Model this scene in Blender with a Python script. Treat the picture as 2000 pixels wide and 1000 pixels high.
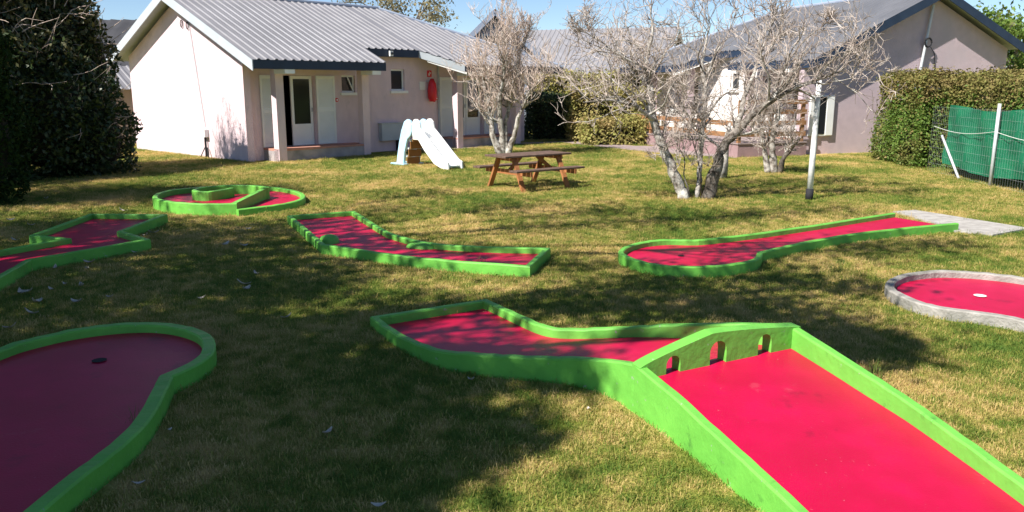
import bpy, bmesh, math, random
import numpy as np
from mathutils import Vector, Matrix
random.seed(7); rng = np.random.default_rng(7)
scn = bpy.context.scene
for o in list(bpy.data.objects): bpy.data.objects.remove(o)
COL = scn.collection
# ------------------------------------------------------------------ camera
FPX, HC = 1580.0, 2.15
PITCH = math.atan(332/FPX)
cd = bpy.data.cameras.new('camera'); cam = bpy.data.objects.new('camera', cd); COL.objects.link(cam)
cam.location = (0, 0, HC); cam.rotation_euler = (math.pi/2-PITCH, 0, 0)
cd.sensor_width = 36; cd.lens = 36*FPX/2000; cd.clip_end = 2000; cd.clip_start = .05
scn.camera = cam
# ------------------------------------------------------------------ sky, sun, exposure
SUN_EL, SUN_AZ = math.radians(46), math.radians(50)      # azimuth: how far left of straight behind the camera
TR = Vector((math.sin(SUN_AZ)*math.cos(SUN_EL), math.cos(SUN_AZ)*math.cos(SUN_EL), -math.sin(SUN_EL)))
w = bpy.data.worlds.new('World'); scn.world = w; w.use_nodes = True
nt = w.node_tree; bg = nt.nodes['Background']
sk = nt.nodes.new('ShaderNodeTexSky'); sk.sky_type = 'NISHITA'; sk.sun_disc = False
sk.sun_elevation = SUN_EL; sk.sun_rotation = math.radians(230); sk.air_density = .75; sk.dust_density = 0; sk.ozone_density = 3.5
nt.links.new(sk.outputs[0], bg.inputs[0]); bg.inputs[1].default_value = .072
sd = bpy.data.lights.new('sun', 'SUN'); sd.energy = 5.0; sd.angle = math.radians(.53); sd.color = (1, .95, .87)
so = bpy.data.objects.new('sun', sd); COL.objects.link(so); so.rotation_euler = TR.to_track_quat('-Z', 'Y').to_euler(); so.location = (-20, -16, 30)
scn.view_settings.view_transform = 'Standard'; scn.view_settings.look = 'None'
scn.view_settings.exposure = .95; scn.view_settings.gamma = 1
scn.render.engine = 'CYCLES'; scn.render.resolution_x = 1024; scn.render.resolution_y = 512
# ------------------------------------------------------------------ helpers
_fw = np.array([0, math.cos(PITCH), -math.sin(PITCH)]); _up = np.array([0, math.sin(PITCH), math.cos(PITCH)])
def at(x, y, z=0.0):                      # pixel of the photograph -> point on the level plane at height z
    r = _fw+np.array([(x-1000)/FPX, 0, 0])-_up*(y-500)/FPX
    t = (z-HC)/r[2]; return Vector((r[0]*t, r[1]*t, z))
def atY(x, y, Y):                         # pixel -> point on the upright plane at distance Y
    r = _fw+np.array([(x-1000)/FPX, 0, 0])-_up*(y-500)/FPX
    t = Y/r[1]; return Vector((r[0]*t, Y, HC+r[2]*t))
def N(nt, t, **k):
    n = nt.nodes.new(t)
    for a, v in k.items(): setattr(n, a, v)
    return n
def pmat(name, c1, c2=None, scale=3, rough=.8, bump=0, bscale=40, spec=.3, c3=None, s3=.5, detail=6, transl=0, stretch=None, chips=()):
    m = bpy.data.materials.new(name); m.use_nodes = True; t = m.node_tree; b = t.nodes['Principled BSDF']
    b.inputs['Roughness'].default_value = rough; b.inputs['Specular IOR Level'].default_value = spec
    g = N(t, 'ShaderNodeNewGeometry'); src = g.outputs['Position']
    if stretch:
        mp = N(t, 'ShaderNodeMapping'); mp.inputs['Scale'].default_value = stretch; t.links.new(src, mp.inputs[0]); src = mp.outputs[0]
    col = None
    if c2 is None: b.inputs['Base Color'].default_value = (*c1, 1)
    else:
        n = N(t, 'ShaderNodeTexNoise'); n.inputs['Scale'].default_value = scale; n.inputs['Detail'].default_value = detail; t.links.new(src, n.inputs[0])
        r = N(t, 'ShaderNodeValToRGB'); r.color_ramp.elements[0].position = .35; r.color_ramp.elements[1].position = .66
        r.color_ramp.elements[0].color = (*c1, 1); r.color_ramp.elements[1].color = (*c2, 1); t.links.new(n.outputs[0], r.inputs[0]); col = r.outputs[0]
        if c3:
            n3 = N(t, 'ShaderNodeTexNoise'); n3.inputs['Scale'].default_value = s3; n3.inputs['Detail'].default_value = 4; t.links.new(src, n3.inputs[0])
            r3 = N(t, 'ShaderNodeMapRange'); r3.inputs[1].default_value = .5; r3.inputs[2].default_value = .72; t.links.new(n3.outputs[0], r3.inputs[0])
            mx = N(t, 'ShaderNodeMixRGB'); t.links.new(r3.outputs[0], mx.inputs[0]); t.links.new(col, mx.inputs[1]); mx.inputs[2].default_value = (*c3, 1); col = mx.outputs[0]
        for cc, cs, lo, hi in chips:              # wear with its own shape: chips, scuffs, stains
            nc = N(t, 'ShaderNodeTexNoise'); nc.inputs['Scale'].default_value = cs; nc.inputs['Detail'].default_value = 8; nc.inputs['Roughness'].default_value = .65; t.links.new(src, nc.inputs[0])
            rc = N(t, 'ShaderNodeMapRange'); rc.inputs[1].default_value = lo; rc.inputs[2].default_value = hi; t.links.new(nc.outputs[0], rc.inputs[0])
            mc = N(t, 'ShaderNodeMixRGB'); t.links.new(rc.outputs[0], mc.inputs[0]); t.links.new(col, mc.inputs[1]); mc.inputs[2].default_value = (*cc, 1); col = mc.outputs[0]
        t.links.new(col, b.inputs['Base Color'])
    if bump:
        nb = N(t, 'ShaderNodeTexNoise'); nb.inputs['Scale'].default_value = bscale; nb.inputs['Detail'].default_value = 5; t.links.new(src, nb.inputs[0])
        bp = N(t, 'ShaderNodeBump'); bp.inputs['Strength'].default_value = bump; bp.inputs['Distance'].default_value = .02
        t.links.new(nb.outputs[0], bp.inputs['Height']); t.links.new(bp.outputs[0], b.inputs['Normal'])
    if transl:
        tr = N(t, 'ShaderNodeBsdfTranslucent'); mxs = N(t, 'ShaderNodeMixShader'); mxs.inputs[0].default_value = transl
        if col: t.links.new(col, tr.inputs[0])
        else: tr.inputs[0].default_value = (*c1, 1)
        t.links.new(b.outputs[0], mxs.inputs[1]); t.links.new(tr.outputs[0], mxs.inputs[2]); t.links.new(mxs.outputs[0], t.nodes['Material Output'].inputs[0])
    return m
M = {}
M['green'] = pmat('green_paint', (.125, .40, .055), (.15, .46, .065), 5, .55, .3, 16, .35, (.10, .33, .047), 1.6, chips=(((.05, .16, .03), 7, .61, .78), ((.30, .33, .26), 19, .655, .70)))
M['red'] = pmat('red_paint', (.42, .001, .038), (.48, .0015, .05), 5, .46, .10, 90, .33, (.38, .002, .03), 1.3, chips=(((.20, .004, .022), 2.2, .60, .75), ((.50, .12, .14), 30, .665, .73), ((.12, .002, .015), 55, .69, .74), ((.45, .06, .09), 3.1, .66, .80)))
M['concrete'] = pmat('raw_concrete', (.26, .245, .22), (.36, .34, .31), 9, .9, .6, 40, .2, (.15, .15, .13), 3)
M['pad'] = pmat('pad_concrete', (.30, .28, .26), (.42, .40, .37), 6, .9, .4, 50, .2)
M['stucco'] = pmat('pink_stucco', (.66, .52, .55), (.72, .57, .59), 4, .95, .6, 40, .1, (.58, .47, .51), .8, chips=(((.42, .36, .37), 1.7, .58, .82),), stretch=(1, 1, .6))
M['mauve'] = pmat('mauve_stucco', (.49, .39, .42), (.54, .43, .46), 4, .95, .5, 45, .1, (.45, .38, .41), .7)
M['terr'] = pmat('dull_red_render', (.27, .18, .185), (.33, .22, .225), 4, .95, .5, 45, .1)
M['mauve_sunlit'] = pmat('sunlit_mauve_stucco', (.74, .70, .69), (.79, .75, .74), 4, .95, .5, 45, .1)  # near-white copy of the mauve stucco; strong sun on the front wall painted in
M['white'] = pmat('white_paint', (.78, .78, .76), (.82, .82, .8), 3, .5, .1, 30, .4)
M['board'] = pmat('pale_fascia_paint', (.40, .44, .48), (.45, .49, .53), 2, .5, .1, 20, .3)
M['navy'] = pmat('navy_fascia_paint', (.018, .032, .062), (.025, .042, .078), 3, .5, .1, 20, .3)
M['roof'] = pmat('grey_roof_metal', (.20, .196, .21), (.24, .235, .25), 1.5, .5, .05, 30, .35, (.21, .205, .22), .5)
M['roofr'] = pmat('slate_grey_roof_metal', (.115, .118, .132), (.14, .143, .158), 1.5, .5, .05, 30, .3, (.10, .104, .118), .5)
M['roofd'] = pmat('dark_roof_metal', (.035, .035, .04), (.05, .05, .055), 2, .6, .2, 30, .3)
M['roofb'] = pmat('blue_grey_roof_metal', (.22, .26, .34), (.28, .32, .40), 2, .5, .1, 30, .3)
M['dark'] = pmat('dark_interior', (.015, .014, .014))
M['tile'] = pmat('terracotta_slab', (.42, .20, .15), (.5, .26, .2), 5, .8, .2, 40, .2)
M['plinth'] = pmat('stained_plinth', (.42, .37, .37), (.30, .28, .29), 3, .95, .4, 40, .1, (.16, .16, .16), 1.6)
M['wood'] = pmat('weathered_brown_wood', (.10, .065, .05), (.16, .105, .08), 5, .8, .4, 30, .2, stretch=(2, 2, 8))
M['woodo'] = pmat('orange_stained_wood', (.30, .12, .045), (.38, .165, .065), 5, .7, .4, 30, .25)
M['woodr'] = pmat('rail_wood', (.24, .12, .055), (.34, .18, .09), 4, .8, .3, 30, .2)
M['bark'] = pmat('lichen_bark', (.10, .08, .065), (.46, .43, .39), 11, .95, .9, 40, .1, (.60, .58, .54), 4)
M['barkd'] = pmat('dark_bark', (.07, .055, .045), (.30, .27, .24), 12, .95, .9, 40, .1, (.06, .05, .04), 2)
M['twig'] = pmat('pale_twig', (.25, .195, .165), (.55, .48, .43), 6, .9, 0, 20, .1)
M['twigb'] = pmat('brown_twig', (.40, .30, .25), (.62, .52, .45), 8, .9, 0, 20, .1)
M['steel'] = pmat('galvanised_steel', (.45, .47, .5), (.55, .57, .6), 10, .4, .1, 30, .5); 
M['polew'] = pmat('white_pole_paint', (.74, .74, .74), (.8, .8, .8), 8, .5, .1, 30, .4, (.45, .45, .45), 5)
M['black'] = pmat('black_paint', (.02, .02, .024))
M['redp'] = pmat('red_plastic', (.65, .02, .03), (.72, .03, .04), 5, .4, 0, 20, .4)
M['blue'] = pmat('pale_blue_plastic', (.40, .64, .80), (.44, .67, .82), 3, .4, 0, 20, .4)
M['orange'] = pmat('brown_plastic', (.20, .09, .03), (.25, .12, .04), 3, .5, 0, 20, .3)
M['screen'] = pmat('green_screen_cloth', (.012, .15, .078), (.018, .20, .10), 2.5, .7, .2, 120, .2, transl=.15)
M['leafd'] = pmat('dark_ivy_leaf', (.018, .036, .011), (.06, .09, .026), 14, .45, 0, 20, .4, transl=.2)
M['leafc'] = pmat('conifer_green', (.012, .03, .008), (.03, .055, .012), 9, .8, 0, 20, .1, transl=.15)
M['leafh'] = pmat('hedge_leaf', (.075, .15, .024), (.17, .25, .045), 12, .6, 0, 20, .25, (.17, .15, .045), 1.1, transl=.3)
M['leafy'] = pmat('dry_hedge_leaf', (.25, .19, .07), (.18, .20, .05), 9, .7, 0, 20, .2, (.33, .24, .11), 1.4, transl=.3)
M['leaft'] = pmat('tree_leaf', (.03, .06, .015), (.07, .11, .03), 6, .6, 0, 20, .25, transl=.25)
M['leafg'] = pmat('grey_gold_leaf', (.16, .17, .15), (.30, .24, .10), 1.5, .8, 0, 20, .1, transl=.3)
M['weed'] = pmat('weed_green', (.09, .17, .03), (.20, .22, .06), 25, .7, 0, 20, .2, transl=.3)
M['leafb'] = pmat('straw_bush_leaf', (.40, .32, .12), (.28, .31, .08), 9, .7, 0, 20, .2, (.46, .33, .16), 1.4, transl=.35)
M['leafsun'] = pmat('sunlit_ivy_leaf', (.07, .08, .025), (.14, .12, .045), 12, .5, 0, 20, .4, transl=.25)  # lighter olive copy of the ivy leaf, sunlight put into its colour
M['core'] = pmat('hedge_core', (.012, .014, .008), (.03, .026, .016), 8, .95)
M['deadleaf'] = pmat('dead_leaf', (.40, .34, .27), (.52, .46, .38), 30, .8, 0, 20, .2)
M['path'] = pmat('path_paving', (.27, .21, .205), (.34, .27, .26), 3, .9, .4, 40, .2)
def glass_mat():
    m = bpy.data.materials.new('window_glass'); m.use_nodes = True; b = m.node_tree.nodes['Principled BSDF']
    b.inputs['Base Color'].default_value = (.02, .022, .025, 1); b.inputs['Roughness'].default_value = .06; b.inputs['Specular IOR Level'].default_value = .7
    return m
M['glass'] = glass_mat()

BASE = {}
def setp(o, label=None, cat=None, group=None, kind=None):
    for k, v in (('label', label), ('category', cat), ('group', group), ('kind', kind)):
        if v: o[k] = v
    return o
def thing(name, base, label, cat, group=None):
    o = bpy.data.objects.new(name, None); COL.objects.link(o); o.location = base; o.empty_display_size = .2
    BASE[o.name] = Vector(base); return setp(o, label, cat, group)
def mesh_np(name, V, Q, mat, smooth=False):
    me = bpy.data.meshes.new(name); V = np.asarray(V, np.float32); Q = np.asarray(Q, np.int32); k = Q.shape[1]
    me.vertices.add(len(V)); me.vertices.foreach_set('co', V.ravel())
    me.loops.add(Q.size); me.loops.foreach_set('vertex_index', Q.ravel())
    me.polygons.add(len(Q)); me.polygons.foreach_set('loop_start', np.arange(0, Q.size, k, dtype=np.int32)); me.polygons.foreach_set('loop_total', np.full(len(Q), k, np.int32))
    me.update(); me.validate(); me.materials.append(mat)
    if smooth: me.polygons.foreach_set('use_smooth', np.ones(len(Q), bool))
    return me
def link(name, me, parent=None):
    o = bpy.data.objects.new(name, me); COL.objects.link(o)
    if parent is not None: o.parent = parent; BASE[o.name] = BASE[parent.name]
    return o
class MB:
    def __init__(s): s.v = []; s.f = []
    def add(s, vs, fs):
        n = len(s.v); s.v += [Vector(p) for p in vs]; s.f += [tuple(i+n for i in f) for f in fs]; return s
    def box(s, a0, a1, b0, b1, c0, c1, fr=None):
        fr = fr or (lambda a, b, c: Vector((a, b, c)))
        s.add([fr(a, b, c) for a in (a0, a1) for b in (b0, b1) for c in (c0, c1)],
              [(0, 1, 3, 2), (4, 6, 7, 5), (0, 4, 5, 1), (2, 3, 7, 6), (0, 2, 6, 4), (1, 5, 7, 3)]); return s
    def beam(s, p, q, w, h, up=(0, 0, 1)):
        p, q = Vector(p), Vector(q); d = (q-p).normalized(); sd = d.cross(Vector(up)).normalized(); u = sd.cross(d)
        s.add([p+sd*a*w/2+u*b*h/2+(q-p)*t for t in (0, 1) for a, b in ((-1, -1), (1, -1), (1, 1), (-1, 1))],
              [(0, 1, 2, 3), (7, 6, 5, 4), (0, 4, 5, 1), (1, 5, 6, 2), (2, 6, 7, 3), (3, 7, 4, 0)]); return s
    def tube(s, pts, rad, n=6, cap=True):
        pts = [Vector(p) for p in pts]; k = len(pts)
        if not hasattr(rad, '__len__'): rad = [rad]*k
        vs = []
        for i, p in enumerate(pts):
            d = (pts[min(i+1, k-1)]-pts[max(i-1, 0)]).normalized()
            a = d.cross(Vector((.31, .17, 1) if abs(d.z) < .9 else (1, .2, 0))).normalized(); b = d.cross(a)
            vs += [p+(a*math.cos(2*math.pi*j/n)+b*math.sin(2*math.pi*j/n))*rad[i] for j in range(n)]
        fs = [(i*n+j, i*n+(j+1) % n, (i+1)*n+(j+1) % n, (i+1)*n+j) for i in range(k-1) for j in range(n)]
        if cap: fs += [tuple(range(n)), tuple(range((k-1)*n, k*n))]
        s.add(vs, fs); return s
    def prism(s, poly, fr, c0, c1):       # poly of (a, b), extruded along the third axis of fr
        n = len(poly); s.add([fr(a, b, c0) for a, b in poly]+[fr(a, b, c1) for a, b in poly],
              [tuple(range(n)), tuple(range(2*n-1, n-1, -1))]+[(i, (i+1) % n, n+(i+1) % n, n+i) for i in range(n)]); return s
    def build(s, name, mat, parent=None, smooth=False, bevel=0, norm=True):
        me = bpy.data.meshes.new(name); b = BASE[parent.name] if parent is not None else Vector()
        me.from_pydata([p-b for p in s.v], [], s.f); me.materials.append(mat)
        if norm:
            bm = bmesh.new(); bm.from_mesh(me); bmesh.ops.recalc_face_normals(bm, faces=bm.faces); bm.to_mesh(me); bm.free()
        if smooth:
            for p in me.polygons: p.use_smooth = True
        o = link(name, me, parent)
        if bevel:
            md = o.modifiers.new('bevel', 'BEVEL'); md.width = bevel; md.segments = 2; md.limit_method = 'ANGLE'
        return o
def leaf_quads(P, size, nrm=None, jit=.35, aspect=.55):
    P = np.asarray(P); n = len(P)
    d = rng.normal(size=(n, 3)); d /= np.linalg.norm(d, axis=1)[:, None]
    if nrm is not None: d = nrm+d*.8; d /= np.linalg.norm(d, axis=1)[:, None]
    r = rng.normal(size=(n, 3)); a = np.cross(d, r); a /= np.linalg.norm(a, axis=1)[:, None]; b = np.cross(d, a)
    s = size*(1+jit*rng.uniform(-1, 1, n))[:, None]
    V = np.stack([P-a*s*.5, P+b*s*aspect*.5+d*s*.08, P+a*s*.5, P-b*s*aspect*.5+d*s*.08], 1).reshape(-1, 3)
    return V, np.arange(4*n).reshape(-1, 4)
def leaf_mesh(name, P, size, mat, parent, nrm=None, kind=None):
    V, Q = leaf_quads(P, size, nrm); V = V-np.array(BASE[parent.name])
    o = link(name, mesh_np(name, V, Q, mat), parent)
    if kind: o['kind'] = kind
    return o
def ball_pts(c, r, n, shell=.5):
    d = rng.normal(size=(n, 3)); d /= np.linalg.norm(d, axis=1)[:, None]
    return np.array(c)+d*(np.array(r)*(shell+(1-shell)*rng.uniform(0, 1, (n, 1))**.6))
def chaikin(P, closed, it=2):             # P: (x, y, z, corner)
    for _ in range(it):
        out = []; n = len(P)
        for i in range(n):
            p = np.array(P[i][:3]); c = P[i][3]
            if c or (not closed and i in (0, n-1)): out.append((*p, 1)); continue
            a = np.array(P[i-1][:3]); b = np.array(P[(i+1) % n][:3])
            out += [(*(p*.75+a*.25), 0), (*(p*.75+b*.25), 0)]
        P = out
    return P
def offset(P, d, closed):                 # P list of Vector; d>0 = to the left of travel
    n = len(P); out = []
    for i in range(n):
        a = P[i-1] if (closed or i > 0) else None; b = P[(i+1) % n] if (closed or i < n-1) else None
        t1 = (P[i]-a).to_2d().normalized() if a is not None else None; t2 = (b-P[i]).to_2d().normalized() if b is not None else None
        t1 = t1 if t1 is not None else t2; t2 = t2 if t2 is not None else t1
        n1 = Vector((-t1.y, t1.x)); n2 = Vector((-t2.y, t2.x)); m = n1+n2
        m = m/max(.45, m.dot(n1)) if m.length > 1e-5 else n1
        out.append(P[i]+Vector((m.x, m.y, 0))*d)
    return out
def kerb(mb, outer, inner, zin, closed, zb=-.05):
    n = len(outer); ch = .012; prof = []
    for i in range(n):
        o, q = outer[i], inner[i]; e = (q-o); e.z = 0; e = e.normalized()*ch
        zt = o.z+random.uniform(-.004, .004)
        prof.append([Vector((o.x, o.y, zb)), Vector((o.x, o.y, zt-ch)), Vector((o.x, o.y, zt))+e, Vector((q.x, q.y, zt))-e, Vector((q.x, q.y, zt-ch)), Vector((q.x, q.y, zin[i]))])
    vs = [p for r in prof for p in r]; fs = []
    for i in range(n if closed else n-1):
        j = (i+1) % n
        fs += [(i*6+k, j*6+k, j*6+k+1, i*6+k+1) for k in range(5)]+[(i*6+5, j*6+5, j*6, i*6)]
    if not closed: fs += [tuple(range(6)), tuple(range(n*6-1, n*6-7, -1))]
    mb.add(vs, fs)
LANES = []                                # footprints kept free of grass
# ------------------------------------------------------------------ ground
def lawn_colours(t, pos, rnd=None):
    n1 = N(t, 'ShaderNodeTexNoise'); n1.inputs['Scale'].default_value = .55; n1.inputs['Detail'].default_value = 5; t.links.new(pos, n1.inputs[0])
    n2 = N(t, 'ShaderNodeTexNoise'); n2.inputs['Scale'].default_value = 5; n2.inputs['Detail'].default_value = 6; t.links.new(pos, n2.inputs[0])
    ad = N(t, 'ShaderNodeMath', operation='MULTIPLY_ADD'); t.links.new(n2.outputs[0], ad.inputs[0]); ad.inputs[1].default_value = .8; t.links.new(n1.outputs[0], ad.inputs[2])
    last = ad.outputs[0]
    if rnd is not None:
        a2 = N(t, 'ShaderNodeMath', operation='MULTIPLY_ADD'); t.links.new(rnd, a2.inputs[0]); a2.inputs[1].default_value = .42; t.links.new(last, a2.inputs[2]); last = a2.outputs[0]
    mr = N(t, 'ShaderNodeMapRange'); t.links.new(last, mr.inputs[0]); mr.inputs[1].default_value = .66 if rnd is None else .84; mr.inputs[2].default_value = 1.12 if rnd is None else 1.38
    r = N(t, 'ShaderNodeValToRGB'); t.links.new(mr.outputs[0], r.inputs[0]); e = r.color_ramp.elements
    e[0].position = 0; e[0].color = (.095, .17, .028, 1); e[1].position = 1; e[1].color = (.62, .45, .20, 1)
    k = e.new(.42); k.color = (.22, .25, .045, 1); k = e.new(.7); k.color = (.46, .37, .12, 1)
    return r.outputs[0]
gm = bpy.data.materials.new('lawn_ground'); gm.use_nodes = True; t = gm.node_tree
c = lawn_colours(t, N(t, 'ShaderNodeNewGeometry').outputs['Position']); b = t.nodes['Principled BSDF']
mul = N(t, 'ShaderNodeMixRGB', blend_type='MULTIPLY'); mul.inputs[0].default_value = 1; t.links.new(c, mul.inputs[1]); mul.inputs[2].default_value = (.85, .85, .8, 1)
t.links.new(mul.outputs[0], b.inputs['Base Color']); b.inputs['Roughness'].default_value = .95; b.inputs['Specular IOR Level'].default_value = .1
nb = N(t, 'ShaderNodeTexNoise'); nb.inputs['Scale'].default_value = 45; nb.inputs['Detail'].default_value = 6; t.links.new(t.nodes['Geometry'].outputs['Position'], nb.inputs[0])
bp = N(t, 'ShaderNodeBump'); bp.inputs['Strength'].default_value = 1; bp.inputs['Distance'].default_value = .03; t.links.new(nb.outputs[0], bp.inputs['Height']); t.links.new(bp.outputs[0], b.inputs['Normal'])
g = MB(); g.add([(-400, -100, 0), (400, -100, 0), (400, 700, 0), (-400, 700, 0)], [(0, 1, 2, 3)])
setp(g.build('lawn', gm, norm=False), kind='structure')
def sheet(name, pts, z, mat):
    s = MB(); s.add([(p.x, p.y, z) for p in pts], [tuple(range(len(pts)))]); LANES.append([(p.x, p.y) for p in pts]); return setp(s.build(name, mat, norm=False), kind='structure')
sheet('paved_path', [at(1290, 300), at(1440, 309), at(1445, 300), at(1300, 285), at(1240, 285), at(1130, 275), at(1015, 279), at(900, 287.5), at(760, 294), at(760, 296), at(900, 290.5), at(1015, 282), at(1100, 279), at(1200, 290)], .006, M['path'])
# ------------------------------------------------------------------ houses
aL = math.radians(42.5); FL = Vector((math.sin(aL), math.cos(aL), 0)); GL = Vector((-math.cos(aL), math.sin(aL), 0))
aR = math.radians(71); FR = Vector((math.sin(aR), math.cos(aR), 0)); GR = Vector((-math.cos(aR), math.sin(aR), 0))
def frL(a, b, z): return FL*(12.15+a)+GL*(25.2-b)+Vector((0, 0, z))
def frR(a, b, z): return GR*(21.65+a)+FR*(22.1-b)+Vector((0, 0, z))
def ribbed(mb, fr, u0, u1, top, bot, step=.27, h=.032):   # corrugated sheet: u runs across the ribs, top(u)/bot(u) give the two ends
    us = []; u = u0
    while u < u1-1e-4:
        for du, hh in ((0, 0), (.15, 0), (.18, h), (.24, h)):
            if u+du <= u1: us.append((u+du, hh))
        u += step
    us.append((u1, 0)); vs = []; fs = []
    for u, hh in us:
        p, q = top(u), bot(u); vs += [fr(p[0], p[1], p[2]+hh), fr(q[0], q[1], q[2]+hh)]
    fs = [(2*i, 2*i+2, 2*i+3, 2*i+1) for i in range(len(us)-1)]
    mb.add(vs, fs)
def wall_cells(mb, fr, a0, a1, z0, z1, b0, b1, holes):
    A = sorted({a0, a1, *[h[0] for h in holes], *[h[1] for h in holes]}); Z = sorted({z0, z1, *[h[2] for h in holes], *[h[3] for h in holes]})
    for i in range(len(A)-1):
        for j in range(len(Z)-1):
            ca, cz = (A[i]+A[i+1])/2, (Z[j]+Z[j+1])/2
            if not any(h[0] < ca < h[1] and h[2] < cz < h[3] for h in holes): mb.box(A[i], A[i+1], b0, b1, Z[j], Z[j+1], fr)
def shutter(root, fr, a0, a1, z0, z1, b, name='shutter'):
    s = MB(); s.box(a0, a1, b+.012, b+.03, z0, z1, fr); f = s.build(name, M['white'], root)
    s = MB(); t = .06
    for q in ((a0, a0+t, z0, z1), (a1-t, a1, z0, z1), (a0+t, a1-t, z0, z0+.09), (a0+t, a1-t, z1-.07, z1), (a0+t, a1-t, (z0+z1)/2-.05, (z0+z1)/2+.05)): s.box(q[0], q[1], b+.03, b+.05, q[2], q[3], fr)
    s.build('frame', M['white'], f)
    s = MB(); z = z0+.11
    while z < z1-.1:
        if abs(z-(z0+z1)/2) > .07: s.add([fr(a0+t, b+.03, z+.035), fr(a1-t, b+.03, z+.035), fr(a1-t, b+.046, z), fr(a0+t, b+.046, z)], [(0, 1, 2, 3)])
        z += .045
    setp(s.build('louvre_slats', M['white'], f, norm=False), kind='stuff')
def window(root, fr, a0, a1, z0, z1, b, sill=True, tilt=False):
    s = MB(); t = .05
    for q in ((a0, a0+t, z0, z1), (a1-t, a1, z0, z1), (a0+t, a1-t, z0, z0+t), (a0+t, a1-t, z1-t, z1)): s.box(q[0], q[1], b-.12, b-.07, q[2], q[3], fr)
    w_ = s.build('window', M['white'], root)
    MB().box(a0+t, a1-t, b-.11, b-.095, z0+t, z1-t, fr).build('pane', M['glass'], w_)
    if sill: MB().box(a0-.08, a1+.08, b-.06, b+.09, z0-.09, z0-.003, fr).build('sill', M['white'], w_)
    if tilt:
        s = MB(); s.beam(fr(a0+.25, b-.05, z1-.03), fr(a1-.07, b-.02, z0+.05), .03, .03); s.build('open_sash', M['white'], w_)
def glazed_door(root, fr, a0, a1, z0, z1, b):
    s = MB(); t = .09; zk = z0+.55
    for q in ((a0, a0+t, z0, z1), (a1-t, a1, z0, z1), (a0+t, a1-t, z0, z0+.09), (a0+t, a1-t, z1-t, z1), (a0+t, a1-t, zk, zk+.09)): s.box(q[0], q[1], b-.13, b-.08, q[2], q[3], fr)
    d = s.build('glazed_door', M['white'], root)
    MB().box(a0+t, a1-t, b-.12, b-.1, z0+.09, zk, fr).build('kick_panel', M['white'], d)
    MB().box(a0+t, a1-t, b-.115, b-.1, zk+.09, z1-t, fr).build('pane', M['glass'], d)
    s = MB(); s.box(a1-.06, a1-.03, b-.08, b-.03, z0+1.0, z0+1.12, fr); s.build('handle', M['steel'], d)
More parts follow.
